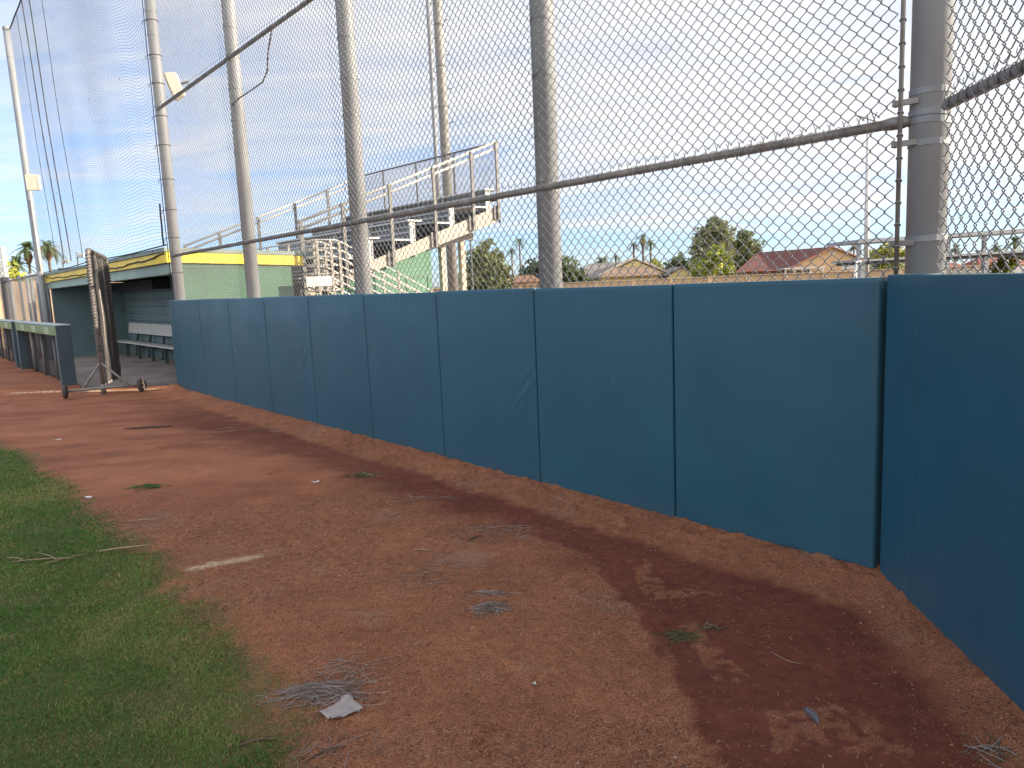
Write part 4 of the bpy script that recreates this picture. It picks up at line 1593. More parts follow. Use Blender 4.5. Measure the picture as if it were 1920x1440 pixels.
# back guard with mesh
b_ = MB()
b_.tube(W([BS0, BS1 - 0.2], [7.62, 7.62], [4.70, 4.78]), 0.024, 8)
b_.tube(W([BS0, BS1 - 0.2], [7.62, 7.62], [3.42, 3.42]), 0.024, 8)
b_.build_each('back_rail', DARKST, bl, smooth=True)
for s in np.linspace(BS0, BS1 - 0.2, 5):
    b_ = MB()
    b_.tube(W([s, s], [7.62, 7.62], [2.9, 4.74]), 0.026, 8)
    b_.build('back_post', DARKST, bl, smooth=True)
fb = Big()
fb.add(*chainlink(W, N, BS0, BS1 - 0.2, 3.42, 4.74, 7.62, 4, 0.0035, 3))
fb.build('guard_mesh', WIRE, bl)
# green storage room under the seats
b_ = MB()
b_.box8(W([BS0 + 0.1, BS1 - 0.1, BS1 - 0.1, BS0 + 0.1] * 2, [3.3, 3.3, 5.72, 5.72] * 2, [-0.3] * 4 + [bz(3.3) - 0.2, bz(3.3) - 0.2, bz(5.72) - 0.28, bz(5.72) - 0.28]))
sr = b_.build('storage_room', mat('bright_green_wall', (0.08, 0.185, 0.115), 0.7, 0, 0.08, 2), bl)
b_ = MB()
b_.fbox(W, BS0 + 0.085, BS0 + 0.098, 5.05, 5.055, -0.1, 1.72)
b_.fbox(W, BS0 + 0.085, BS0 + 0.098, 5.6, 5.605, -0.1, 1.72)
b_.fbox(W, BS0 + 0.085, BS0 + 0.098, 5.05, 5.605, 1.72, 1.727)
b_.build('door_gap', DARKST, sr)
for s in (BS0 + 0.3, BS1 - 0.4):
    for o_ in (6.2, 6.75):
        b_ = MB()
        b_.fbox(W, s, s + 0.12, o_ - 0.06, o_ + 0.06, -0.1, bz(o_) - 0.3)
        b_.build('column', mat('tan_column', (0.42, 0.36, 0.28), 0.7), bl)

st = thing('access_stair', 'white pipe railed stair and landing leading up to the bleacher front', 'stair', W(11.4, 3.2, -0.02))
b_ = MB()
b_.fbox(W, 11.42, 12.0, 2.70, 3.40, 1.22, 1.28)
b_.build('landing', ALU, st)
b_ = MB()
for k in range(7):
    o_ = 3.46 + 0.32 * k
    b_.fbox(W, 11.44, 11.96, o_, o_ + 0.28, 1.08 - 0.17 * k, 1.12 - 0.17 * k)
b_.build_each('tread', ALU, st)
for s in (11.4, 11.98):
    for k in range(7):
        dz = 0.155 * k
        b_ = MB()
        zt = 2.43 - dz
        b_.tube(W([s] * 4, [2.68, 3.12, 3.22, 5.3], [zt + 0.02, zt + 0.015, zt - 0.02, zt - 0.02 - 0.50 * 2.08]), 0.015, 8)
        b_.build('pipe_rail', ALUW, st, smooth=True)
    for o_, zt in ((2.72, 2.46), (3.0, 2.44), (3.17, 2.43), (4.43, 1.84), (5.2, 1.45)):
        b_ = MB()
        b_.fbox(W, s - 0.035, s - 0.019, o_ - 0.025, o_ + 0.025, -0.3, zt)
        b_.build('stair_post', mat('tan_stair_post', (0.27, 0.245, 0.21), 0.7), st)
# front guard of the landing, seen over the dugout's end
b_ = MB()
for k in range(6):
    zt = 2.44 - 0.15 * k
    b_.tube(W([11.4, 12.4, 15.0], [2.66, 2.66, 2.66], [zt, zt, zt]), 0.015, 8)
b_.build_each('front_guard', ALUW, st, smooth=True)
for s in (11.5, 12.6, 13.6, 14.9):
    b_ = MB()
    b_.fbox(W, s - 0.025, s + 0.025, 2.69, 2.73, -0.3, 2.46)
    b_.build('stair_post', MATS['tan_stair_post'], st)
b_ = MB()
b_.fbox(W, 11.34, 11.37, 2.45, 2.95, 1.60, 1.78)
b_.build('white_board', mat('white_board', (0.58, 0.56, 0.54), 0.6), st)

# light poles behind the bleacher
lp = thing('light_pole', 'thick stepped galvanised light pole rising behind the bleacher', 'pole', (-1.74, 24, -0.3))
b_ = MB()
b_.tube(G([-1.74, -1.78, -1.80], 24, [-0.3, 8, 16]), [0.165, 0.145, 0.13], 18)
pl_ = b_.build('pole_shaft', mat('pale_pole_steel', (0.25, 0.235, 0.215), 0.6, 0.2, 0.1, 2), lp, smooth=True)
b_ = MB()
for k in range(22):
    z = 3.0 + 0.5 * k
    sg = 1 if k % 2 else -1
    b_.tube(G([-1.76 + 0.15 * sg, -1.76 + 0.30 * sg], [23.9, 23.85], [z, z]), 0.012, 5)
b_.build_each('step_bolt', DARKST, lp)
b_ = MB()
for k in range(9):
    b_.ring(np.array([-1.77, 24, 2.2 + 1.2 * k]), 0.155, 0.012, n=18, m=4)
b_.build_each('pole_band', DARKST, lp)
lp2 = thing('conduit_pole', 'thin pale riser pole strapped just left of the thick light pole', 'pole', (-2.0, 23.7, -0.3))
b_ = MB()
b_.tube(G([-2.02, -2.04, -2.02], 23.7, [-0.3, 6, 16]), 0.072, 14)
b_.build('pole_shaft', GALV, lp2, smooth=True)
b_ = MB()
for k in range(12):
    b_.ring(np.array([-2.03, 23.7, 1.8 + 0.85 * k]), 0.075, 0.010, n=14, m=4)
b_.build_each('pole_band', DARKST, lp2)
tr = thing('meter_box', 'small white utility box on a post right of the green storage wall', 'utility box', (-1.15, 25, -0.3))
b_ = MB()
b_.fbox(G, -1.28, -1.06, 24.9, 25.1, 2.95, 3.28)
b_.build('box_body', ALUW, tr, bevel=0.02)
b_ = MB()
b_.tube(G([-1.17, -1.17], 25, [-0.3, 2.95]), 0.03, 8)
b_.build('post', DARKST, tr)

# ------------------------------------------------------------------ vegetation
def leaf_cloud(blobs, k, size, cols, seed, gaps=0.35, elong=1.6, droop=0.0):
    r_ = np.random.default_rng(seed)
    B = np.array([b[:6] for b in blobs], float)
    vol = B[:, 3] * B[:, 4] * B[:, 5]
    idx = r_.choice(len(B), k, p=vol / vol.sum())
    d = r_.normal(size=(k, 3))
    d /= np.linalg.norm(d, axis=1)[:, None]
    rad = r_.random(k) ** 0.45
    lump = 1 + 0.28 * np.sin(d[:, 0] * 5 + idx) * np.sin(d[:, 1] * 4 + 2 * idx) + 0.22 * np.sin(d[:, 2] * 7 + idx * 3)
    p = B[idx, :3] + d * B[idx, 3:6] * (rad * lump)[:, None]
    # carve gaps with noise so light shows through
    g = vnoise(p[:, 0] * 1.0 + p[:, 1] * 0.7, p[:, 2] + p[:, 1] * 0.3, 1.3 / max(0.4, size * 2.2), seed)
    keep = g > gaps
    p, d, idx = p[keep], d[keep], idx[keep]
    k = len(p)
    t = r_.normal(size=(k, 3))
    t[:, 2] -= droop
    t /= np.linalg.norm(t, axis=1)[:, None]
    nrm = r_.normal(size=(k, 3))
    b = np.cross(t, nrm)
    b /= np.linalg.norm(b, axis=1)[:, None]
    s = size * r_.uniform(0.5, 1.25, k)[:, None]
    v = np.stack([p - t * s * elong * 0.5, p + b * s * 0.5, p + t * s * elong * 0.5, p - b * s * 0.5], 1).reshape(-1, 3)
    q = np.arange(k * 4).reshape(-1, 4)
    cols = np.array(cols)
    cl = vnoise(p[:, 0] + p[:, 1], p[:, 2], 0.9 / max(0.5, size * 1.6), seed + 3)
    ci = np.clip((cl * 1.25 - 0.12 + r_.normal(0, 0.16, k)), 0, 0.999) * len(cols)
    c = cols[ci.astype(int)] * r_.uniform(0.75, 1.25, (k, 1)) * 1.75
    return v, q, np.repeat(c, 4, axis=0)


GZ = -0.3


def tree(label, x, y, blobs, k, size, cols, seed, trunk_h, trunk_r=0.25, group=None, gaps=0.35, name='tree', droop=0.0, cat='tree', elong=1.6):
    t = thing(name, label, cat, (x, y, GZ), group)
    bl_ = [(x + b[0], y + b[1], b[2], b[3], b[4], b[5]) for b in blobs]
    v, q, c = leaf_cloud(bl_, k, size, cols, seed, gaps, elong, droop)
    bigmesh('crown', v, q, LEAF, t, False, {'Col': c})
    b = MB()
    b.tube(G([x, x + 0.1, x], y, [GZ, trunk_h * 0.6, trunk_h]), [trunk_r, trunk_r * 0.8, trunk_r * 0.55], 10)
    for bb in bl_[:6]:
        b.tube(np.array([[x, y, trunk_h * 0.75], [(x + bb[0]) / 2, (y + bb[1]) / 2, (trunk_h + bb[2]) / 2 + 0.2], [bb[0], bb[1], bb[2]]]), [trunk_r * 0.5, trunk_r * 0.35, trunk_r * 0.15], 6)
    b.build('trunk', BARK, t, smooth=True)
    return t


OLIVE = [(0.055, 0.07, 0.026), (0.10, 0.115, 0.045), (0.16, 0.165, 0.075)]
DARKG = [(0.028, 0.045, 0.018), (0.05, 0.07, 0.026), (0.085, 0.105, 0.04)]
YELG = [(0.10, 0.12, 0.02), (0.18, 0.20, 0.035), (0.27, 0.27, 0.06)]
GREYG = [(0.085, 0.095, 0.05), (0.14, 0.15, 0.075), (0.21, 0.21, 0.115)]
tree('pale olive tree with a ragged crown right of the bleacher', -2.1, 70,
     [(0, 0, 3.3, 1.5, 1.4, 1.9), (-1.1, 0, 2.4, 1.3, 1.3, 1.3), (1.1, 0, 2.5, 1.4, 1.3, 1.4), (0.5, 0.3, 4.6, 0.8, 0.8, 1.1), (-0.9, 0.2, 4.0, 0.8, 0.8, 1.0), (1.35, 0, 3.8, 0.7, 0.7, 0.8), (0, 0, 1.3, 1.9, 1.3, 1.3), (-1.9, 0, 1.6, 0.7, 0.8, 1.4), (1.8, 0, 1.4, 0.9, 0.8, 1.3)],
     8200, 0.26, OLIVE, 5, 2.2, 0.18, gaps=0.30)
tree('dark rounded tree partly hidden by the third fence post', 5.3, 90,
     [(0, 0, 3.2, 2.6, 2.2, 2.1), (-2.6, 0, 2.0, 1.6, 1.6, 1.5), (2.4, 0, 2.2, 1.7, 1.6, 1.3), (3.6, 0, 1.6, 1.0, 1.0, 0.9), (0, 0, 1.2, 3.6, 1.6, 1.2)],
     6000, 0.30, DARKG, 6, 2.0, 0.3, gaps=0.25)
tree('tall grey green tree standing highest behind the red roofed house', 30.3, 110,
     [(0, 0, 7.2, 2.2, 2.2, 2.3), (-1.6, 0, 5.4, 1.7, 1.7, 1.9), (1.2, 0, 6.0, 1.8, 1.8, 2.0), (0, 0, 3.6, 2.4, 2.0, 2.2), (0.6, 0, 8.4, 1.2, 1.2, 1.2), (-2.2, 0, 3.4, 1.5, 1.5, 2.2)],
     10500, 0.36, GREYG, 8, 5.0, 0.4, gaps=0.2, droop=0.8)
tree('drooping olive tree leaning over the left end of the red roof', 36.2, 115,
     [(0, 0, 5.4, 2.2, 1.8, 2.2), (1.2, 0, 4.0, 1.9, 1.6, 1.7), (-0.8, 0, 3.2, 2.0, 1.6, 2.2), (2.3, 0, 3.2, 1.2, 1.2, 1.0), (0.2, 0, 7.0, 1.1, 1.1, 1.1), (0.5, 0, 2.2, 2.6, 1.5, 1.6)],
     9000, 0.36, OLIVE, 9, 4.0, 0.35, gaps=0.2, droop=0.9)
tree('bright yellow green bushy tree in front of the tall grey tree', 27.4, 100,
     [(0, 0, 2.9, 1.8, 1.5, 1.8), (1.2, 0, 2.4, 1.6, 1.4, 2.0), (-1.6, 0, 1.9, 1.4, 1.2, 1.5), (0.6, 0, 4.3, 1.1, 1.0, 1.1), (0, 0, 1.0, 2.8, 1.2, 1.1)],
     7500, 0.28, YELG, 10, 2.0, 0.25, gaps=0.25)
tree('small dark green tree just left of the yellow green one', 27.4, 120,
     [(0, 0, 3.3, 1.7, 1.5, 1.6), (-1.4, 0, 2.6, 1.1, 1.1, 1.2), (1.4, 0, 2.5, 1.2, 1.1, 1.3), (0, 0, 1.2, 2.2, 1.2, 1.2)],
     3000, 0.30, DARKG, 12, 2.2, 0.2, gaps=0.25)
tree('yellow leaved bush beside the yellow house roof', 24.5, 125,
     [(0, 0, 3.2, 1.3, 1.2, 1.3), (0.8, 0, 2.6, 1.0, 1.0, 1.0), (-0.6, 0, 2.2, 1.0, 1.0, 1.4)], 2200, 0.28, YELG, 13, 2.0, 0.15, gaps=0.25)
tree('wide yellow green tree left of the corner post, behind the canopy', 60.6, 120,
     [(0, 0, 3.7, 2.4, 2.0, 1.5), (-2.0, 0, 3.2, 1.6, 1.4, 1.2), (2.2, 0, 3.3, 1.6, 1.4, 1.3), (0, 0, 1.6, 3.2, 1.6, 1.5)], 4200, 0.34, [(0.10, 0.11, 0.025), (0.16, 0.17, 0.04), (0.24, 0.23, 0.07)], 14, 2.0, 0.25, gaps=0.28)
tree('olive shrub showing under the canopy right of the corner post', 72.5, 110,
     [(0, 0, 1.4, 2.4, 1.2, 1.2), (2.6, 0, 1.6, 1.5, 1.2, 1.2)], 1600, 0.32, OLIVE, 15, 1.2, 0.12, name='shrub', cat='shrub', gaps=0.25)
tree('green shrub growing right of the red roofs at the picture edge', 38.2, 58,
     [(0, 0, 1.0, 0.8, 0.7, 1.0), (0.5, 0, 1.5, 0.6, 0.6, 0.7)], 1400, 0.16, YELG, 16, 1.0, 0.06, name='shrub', cat='shrub', gaps=0.2)
tree('bushy green tree at the left edge beneath the palms', -33.2, 50,
     [(0, 0, 3.0, 1.2, 1.0, 1.2), (0.9, 0, 2.3, 1.2, 1.0, 1.0), (-1.2, 0, 3.2, 1.3, 1.0, 1.3), (1.8, 0, 1.8, 1.0, 1.0, 1.0)], 3600, 0.22, YELG, 17, 2.0, 0.15, gaps=0.25)
tree('low olive bushes beyond the far field fence at the left', -33.6, 57,
     [(0, 0, 2.2, 1.6, 1.2, 1.2), (2.2, 0, 2.0, 1.4, 1.0, 1.0), (3.4, 0, 1.7, 1.2, 1.0, 1.0), (-3, 0, 2.0, 2, 1, 1.2)], 3600, 0.24, OLIVE, 18, 1.4, 0.12, name='shrub', cat='shrub', gaps=0.25)


def palm(label, x, y, ztop, head_r, trunk_r, seed, skirt=0.0, nf=26, group='palm trees in the distance', lean=0.0):
    r_ = np.random.default_rng(seed)
    t = thing('palm_tree', label, 'palm tree', (x, y, GZ), group)
    zc = ztop - head_r * 0.75
    b = MB()
    b.tube(G([x, x + lean * 0.4, x + lean], y, [GZ, (zc + GZ) / 2, zc]), [trunk_r * 1.2, trunk_r, trunk_r * 0.95], 10)
    b.build('trunk', BARK, t, smooth=True)
    vs, qs, cs = [], [], []
    nb_ = 0
    for i in range(nf):
        az = r_.uniform(0, 2 * math.pi)
        el = r_.uniform(-0.55, 1.25)
        L_ = head_r * r_.uniform(0.8, 1.1)
        d = np.array([math.cos(az) * math.cos(el), math.sin(az) * math.cos(el), math.sin(el)])
        side = np.cross(d, Zv)
        side /= np.linalg.norm(side) + 1e-9
        up = np.cross(side, d)
        ts = np.linspace(0, 1, 7)
        stem = np.array([x + lean, y, zc]) + d * (ts * L_)[:, None] - Zv * (0.55 * L_ * ts ** 2.2)[:, None]
        wid = head_r * 0.20
        colr = np.array([(0.10, 0.15, 0.06), (0.15, 0.20, 0.09), (0.21, 0.24, 0.12)][r_.integers(0, 3)]) * r_.uniform(0.8, 1.2)
        # leaflets: narrow quads each side
        for j in range(1, 7):
            for sg in (-1, 1):
                for h in (0.0, 0.5):
                    f0 = stem[j - 1] + (stem[j] - stem[j - 1]) * h
                    tip = f0 + (stem[j] - stem[j - 1]) * 1.1 + side * sg * wid * (1.15 - 0.7 * ts[j]) - up * wid * 0.25 * (1 + r_.random()) * (0.5 if el > 0.5 else 1)
                    a_ = (stem[j] - stem[j - 1]) * 0.24
                    vs += [f0 - a_, f0 + a_, tip + a_ * 0.2, tip - a_ * 0.2]
                    qs.append((nb_, nb_ + 1, nb_ + 2, nb_ + 3))
                    cs += [colr] * 4
                    nb_ += 4
    bigmesh('fronds', np.array(vs), np.array(qs), LEAF, t, False, {'Col': np.array(cs)})
    if skirt:
        vs, qs, cs = [], [], []
        for i in range(150):
            az = r_.uniform(0, 2 * math.pi)
            f = r_.random()
            z0 = zc - 0.25 - f * skirt
            rr = trunk_r * (1.1 + 1.3 * math.sin(math.pi * min(1, f + 0.2)))
            p = np.array([x + lean + math.cos(az) * rr, y + math.sin(az) * rr, z0])
            sd = np.array([-math.sin(az), math.cos(az), 0]) * 0.09
            dn = np.array([math.cos(az) * 0.06, math.sin(az) * 0.06, -0.35])
            k = len(vs)
            vs += [p - sd, p + sd, p + dn + sd * 0.6, p + dn - sd * 0.6]
            qs.append((k, k + 1, k + 2, k + 3))
            cs += [np.array((0.30, 0.17, 0.08)) * r_.uniform(0.7, 1.2)] * 4
        bigmesh('dead_frond_skirt', np.array(vs), np.array(qs), LEAF, t, False, {'Col': np.array(cs)})
    return t


palm('left palm of the far left pair with an orange skirt of dead fronds', -37.9, 60, 6.8, 1.2, 0.10, 1, skirt=0.7, nf=40)
palm('right palm of the far left pair, half behind the leaning net pole', -36.3, 60, 6.85, 1.2, 0.10, 2, skirt=0.55, nf=40)
palm('low bushy palm left of the far left pair', -38.9, 60, 5.7, 1.3, 0.16, 3, nf=34)
palm('small low palm between the far left pair', -37.2, 63, 4.7, 1.1, 0.14, 4, nf=30)
palm('tall thin palm right of the olive tree', 2.3, 130, 9.6, 1.3, 0.13, 5)
palm('shorter thin palm beside the tall one, right of the olive tree', 0.9, 130, 7.9, 1.2, 0.13, 6)
palm('broad low palm head showing above the yellow house roof', 16.8, 132, 6.3, 2.4, 0.25, 7, nf=34)
palm('small dark palm above the yellow house ridge', 19.4, 134, 6.3, 1.1, 0.18, 8)
palm('left palm of the group of three', 21.1, 125, 8.0, 1.25, 0.17, 9)
palm('middle and tallest palm of the group of three', 22.7, 125, 9.2, 1.35, 0.2, 10, lean=-0.1, skirt=1.0)
palm('right palm of the group of three', 23.9, 125, 8.3, 1.5, 0.18, 11)
palm('lone palm above the right end of the red roof', 64.6, 140, 6.5, 1.4, 0.16, 12)
palm('first palm right of the corner post, under the canopy beam', 71.6, 120, 5.3, 1.7, 0.18, 13)
palm('tallest palm near the right edge of the picture', 81.0, 120, 6.2, 1.9, 0.2, 14)
palm('second palm right of the corner post, low under the beam', 75.3, 120, 4.2, 1.6, 0.2, 15)
palm('third palm right of the corner post, beside a white post', 78.2, 120, 5.1, 1.7, 0.2, 16)

# ------------------------------------------------------------------ houses, walls, canopies in the distance
TANW = mat('tan_block_wall', (0.50, 0.35, 0.21), 0.85, 0, 0.1, 0.7)
YH = mat('yellow_stucco', (0.62, 0.50, 0.22), 0.85, 0, 0.06, 0.7)
TANS = mat('peach_stucco', (0.58, 0.38, 0.20), 0.85, 0, 0.05, 0.7)
GREYR = mat('grey_shingles', (0.20, 0.18, 0.165), 0.85, 0, 0.15, 2)
TANR = mat('tan_tile_roof', (0.45, 0.30, 0.20), 0.85, 0, 0.15, 2)
REDR = mat('dark_red_tiles', (0.125, 0.046, 0.038), 0.8, 0, 0.15, 2)
TRIM = mat('peach_trim', (0.60, 0.45, 0.30), 0.7)
WHT = mat('white_paint', (0.55, 0.545, 0.53), 0.6)
GLASSD = mat('dark_window', (0.05, 0.05, 0.05), 0.2)

bw = thing('block_wall', 'long tan concrete block wall along the back of the park', 'wall', (20, 75, GZ))
b_ = MB()
b_.fbox(G, -14, 62, 75, 75.2, GZ, 1.22)
b_.build('wall_run', TANW, bw)
b_ = MB()
for x in np.arange(-14, 62, 3.8):
    b_.fbox(G, x - 0.22, x + 0.22, 74.85, 74.99, GZ, 1.26)
b_.build_each('pilaster', mat('tan_pilaster', (0.46, 0.33, 0.21), 0.85), bw)
b_ = MB()
b_.fbox(G, -14, 62, 74.82, 75.25, 1.265, 1.32)
b_.build('wall_cap', TRIM, bw)

yh = thing('yellow_house', 'pale yellow house with a grey roof and tan gabled porch roof', 'house', (17, 115, GZ))
b_ = MB()
b_.fbox(G, 10.5, 25.2, 116, 124, GZ, 1.75)
b_.build('wall', YH, yh)
b_ = MB()
b_.add(G([9.6, 25.6, 22.5, 13.2], [115.2, 115.2, 120, 120], [1.7, 1.7, 4.05, 4.05]), [(0, 1, 2, 3)])
b_.add(G([9.6, 25.6, 22.5, 13.2], [124.8, 124.8, 120, 120], [1.7, 1.7, 4.05, 4.05]), [(0, 1, 2, 3)])
b_.add(G([9.6, 9.6, 13.2], [115.2, 124.8, 120], [1.7, 1.7, 4.05]), [(0, 1, 2)])
b_.add(G([25.6, 25.6, 22.5], [115.2, 124.8, 120], [1.7, 1.7, 4.05]), [(0, 1, 2)])
b_.build('main_roof', GREYR, yh)
b_ = MB()
b_.add(G([14.4, 23.6, 19.1, 14.4, 23.6, 19.1], [112.5, 112.5, 112.5, 113, 113, 113], [2.0, 2.0, 4.1, 2.0, 2.0, 4.1]), [(0, 1, 2), (5, 4, 3), (0, 3, 4, 1), (1, 4, 5, 2), (2, 5, 3, 0)])
b_.build('gable', YH, yh)
b_ = MB()
for (xa, za, xb, zb) in ((13.9, 1.95, 19.1, 4.3), (24.1, 1.95, 19.1, 4.3)):
    b_.box8(G([xa, xb, xb, xa, xa, xb, xb, xa], [112.3, 112.3, 120, 120] * 2, [za, zb, zb, za, za + 0.16, zb + 0.16, zb + 0.16, za + 0.16]))
b_.build('gable_roof', TRIM, yh)
b_ = MB()
b_.box8(G([13.6, 22.6, 20.9, 16.0] * 2, [110.2, 110.2, 112.2, 112.2] * 2, [1.75, 1.75, 3.0, 3.0, 1.85, 1.85, 3.1, 3.1]))
b_.build('porch_roof', TANR, yh)
b_ = MB()
b_.fbox(G, 14, 22.2, 111, 111.1, GZ, 1.74)
b_.build('porch_wall', YH, yh)
for x in (10.9, 12.4):
    b_ = MB()
    b_.fbox(G, x, x + 0.9, 115.9, 115.98, 0.9, 1.6)
    b_.build('window', GLASSD, yh)

yh2 = thing('annex_house', 'small yellow gabled annex with grey roof right of the yellow house', 'house', (26, 112, GZ))
b_ = MB()
b_.fbox(G, 23.6, 27.6, 110, 116, GZ, 1.6)
b_.add(G([23.6, 27.6, 25.4], [109.95] * 3, [1.6, 1.6, 2.7]), [(0, 1, 2)])
b_.build('wall', YH, yh2)
b_ = MB()
for (xa, xb) in ((23.0, 25.4), (28.3, 25.4)):
    b_.box8(G([xa, xb, xb, xa] * 2, [109.6, 109.6, 117, 117] * 2, [1.55, 2.72, 2.72, 1.55, 1.7, 2.87, 2.87, 1.7]))
b_.build('roof', GREYR, yh2)

oh = thing('brown_roofed_house', 'low house with a brown tile roof between the olive and dark trees', 'house', (1.5, 85, GZ))
b_ = MB()
b_.fbox(G, -0.4, 3.4, 86, 90, GZ, 1.5)
b_.build('wall', TANS, oh)
b_ = MB()
b_.box8(G([-1.0, 3.8, 3.0, 0.0] * 2, [84.5, 84.5, 88, 88] * 2, [1.45, 1.45, 2.2, 2.2, 1.6, 1.6, 2.35, 2.35]))
b_.build('roof', mat('brown_tiles', (0.22, 0.115, 0.07), 0.85), oh)

rh = thing('red_roofed_house', 'peach stucco house with a dark red tiled gable roof', 'house', (39, 100, GZ))
b_ = MB()
b_.fbox(G, 31.5, 37.6, 101, 110, GZ, 1.85)
b_.build('wall', TANS, rh)
b_ = MB()
gx0, gx1, gp = 36.6, 47.3, 42.7
b_.add(G([gx0, gx1, gx1, gp, gx0], [99.0] * 5, [GZ, GZ, 2.3, 4.42, 1.75]), [(0, 1, 2, 3, 4)])
b_.add(G([gx1, gx1, gx1, gx1], [99, 109, 109, 99], [GZ, GZ, 2.3, 2.3]), [(0, 1, 2, 3)])
b_.build('gable_wall', TANS, rh)
b_ = MB()
# ridge runs from the gable peak back to the left; slope faces the field
b_.add(G([30.0, 36.2, 42.7, 42.7, 34.6], [98.6, 98.6, 98.6, 104, 104], [1.72, 1.62, 4.45, 4.55, 4.25]), [(0, 1, 2, 3, 4)])
b_.add(G([42.7, 47.6, 47.6, 42.7], [98.6, 98.6, 109, 104], [4.47, 2.30, 2.30, 4.55]), [(0, 1, 2, 3)])
b_.add(G([30.0, 34.6, 42.7, 38], [98.6, 104, 104, 110], [1.72, 4.25, 4.55, 1.7]), [(0, 1, 2, 3)])
b_.build('roof', REDR, rh)
b_ = MB()
b_.box8(G([36.3, 42.7, 42.7, 36.3] * 2, [98.5, 98.5, 98.58, 98.58] * 2, [1.52, 4.36, 4.36, 1.52, 1.66, 4.52, 4.52, 1.66]))
b_.box8(G([42.7, 47.7, 47.7, 42.7] * 2, [98.5, 98.5, 98.58, 98.58] * 2, [4.36, 2.2, 2.2, 4.36, 4.52, 2.36, 2.36, 4.52]))
b_.build('bargeboard', mat('red_trim', (0.34, 0.12, 0.08), 0.7), rh)
b_ = MB()
b_.fbox(G, 42.3, 43.2, 98.9, 98.98, 3.45, 3.9)
b_.build('gable_vent', TRIM, rh)
b_ = MB()
b_.fbox(G, 35.2, 40.4, 95.4, 98.4, 1.78, 1.94)
po_ = b_.build('patio_cover', WHT, rh)
b_ = MB()
for x in (35.4, 36.6, 37.6, 38.6, 40.2):
    b_.fbox(G, x - 0.07, x + 0.07, 95.5, 95.64, GZ, 1.775)
b_.build_each('patio_post', WHT, po_)
for x in (36.9, 38.1, 39.2):
    b_ = MB()
    b_.fbox(G, x, x + 0.6, 98.9, 98.97, 1.0, 1.6)
    b_.build('window', GLASSD, rh)
b_ = MB()
b_.box8(G([42.6, 45.6, 45.3, 43.6] * 2, [96, 96, 97.6, 97.6] * 2, [1.35, 1.35, 2.0, 2.0, 1.42, 1.42, 2.07, 2.07]))
b_.build('shed_roof', GREYR, rh)

for i, (x0, x1, y, zp, lab) in enumerate(((54.5, 60.0, 96, 1.75, 'low red tiled roof right of the corner post, left of two'), (58.5, 65.8, 93, 2.2, 'larger red tiled roof right of the corner post, right of two'))):
    h_ = thing('red_roofed_house', lab, 'house', ((x0 + x1) / 2, y, GZ), 'red roofs seen beneath the canopy')
    b_ = MB()
    b_.fbox(G, x0 + 0.4, x1 - 0.4, y, y + 6, GZ, 0.75)
    b_.build('wall', TANS, h_)
    b_ = MB()
    xm = (x0 + x1) / 2
    b_.add(G([x0, x1, x1 - 1.2, x0 + 1.6, x0, x1], [y - 0.5, y - 0.5, y + 3, y + 3, y + 6.5, y + 6.5], [0.7, 0.7, zp, zp, 0.7, 0.7]), [(0, 1, 2, 3), (3, 2, 5, 4), (0, 3, 4), (1, 5, 2)])
    b_.build('roof', mat('brick_red_tiles', (0.22, 0.075, 0.055), 0.8, 0, 0.12, 1), h_)

ms = thing('light_mast', 'slender white light mast left of the corner post', 'mast', (33.5, 70, GZ))
b_ = MB()
b_.tube(G([33.52, 33.42, 33.38], 70, [GZ, 7, 14.0]), [0.24, 0.20, 0.16], 14)
b_.build('mast_shaft', WHT, ms, smooth=True)
b_ = MB()
b_.tube(G([32.2, 34.2], 70, [15.3, 14.6]), 0.05, 6)
b_.tube(G([33.38, 33.3], 70, [13.9, 15.2]), 0.06, 6)
b_.build('cross_arm', DARKST, ms)

CANM = mat('grey_canopy_steel', (0.30, 0.31, 0.315), 0.5, 0.3, 0.1, 1)
cn = thing('parking_canopy', 'flat grey parking canopy on tall posts at the right, upper of two', 'canopy', (33, 62, GZ), 'parking canopies')
b_ = MB()
b_.box8(G([28.9, 45.5, 45.5, 28.9] * 2, [62, 62, 68, 68] * 2, [3.55, 3.95, 3.95, 3.55, 3.85, 4.25, 4.25, 3.85]))
b_.build('canopy_roof', CANM, cn)
for x in (29.2, 36.6, 39.6, 44.5):
    b_ = MB()
    b_.fbox(G, x - 0.14, x + 0.14, 62.3, 62.55, GZ, 3.6 + 0.024 * (x - 29))
    b_.build('post', CANM, cn)
cn2 = thing('parking_canopy', 'lower grey parking canopy with a dark underside at the right, on white posts', 'canopy', (32, 56, GZ), 'parking canopies')
b_ = MB()
b_.box8(G([25.9, 41, 41, 25.9] * 2, [55, 55, 60, 60] * 2, [1.98, 2.2, 2.2, 1.98, 2.14, 2.36, 2.36, 2.14]))
b_.build('canopy_roof', CANM, cn2)
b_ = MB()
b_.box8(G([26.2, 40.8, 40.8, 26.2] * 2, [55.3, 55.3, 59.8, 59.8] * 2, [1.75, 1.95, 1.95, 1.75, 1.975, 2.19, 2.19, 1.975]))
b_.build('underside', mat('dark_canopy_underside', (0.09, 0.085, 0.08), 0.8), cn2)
for x in (26.1, 35.2, 40.5):
    b_ = MB()
    b_.fbox(G, x - 0.16, x + 0.16, 55.1, 55.35, GZ, 1.97)
    b_.build('post', CANM, cn2)
for k in range(7):
    b_ = MB()
    b_.tube(G([26.3 + k * 1.1, 26.9 + k * 1.1, 26.6 + k * 1.1], 55.2, [0.95, 1.4, 1.95]), 0.03, 5)
    b_.build('brace', CANM, cn2)
gl = thing('goal_frame', 'white leaning pipe goal frame left of the canopy posts', 'goal', (25.3, 54.5, GZ))
b_ = MB()
b_.tube(G([25.0, 25.35], 54.5, [GZ, 2.0]), 0.07, 8)
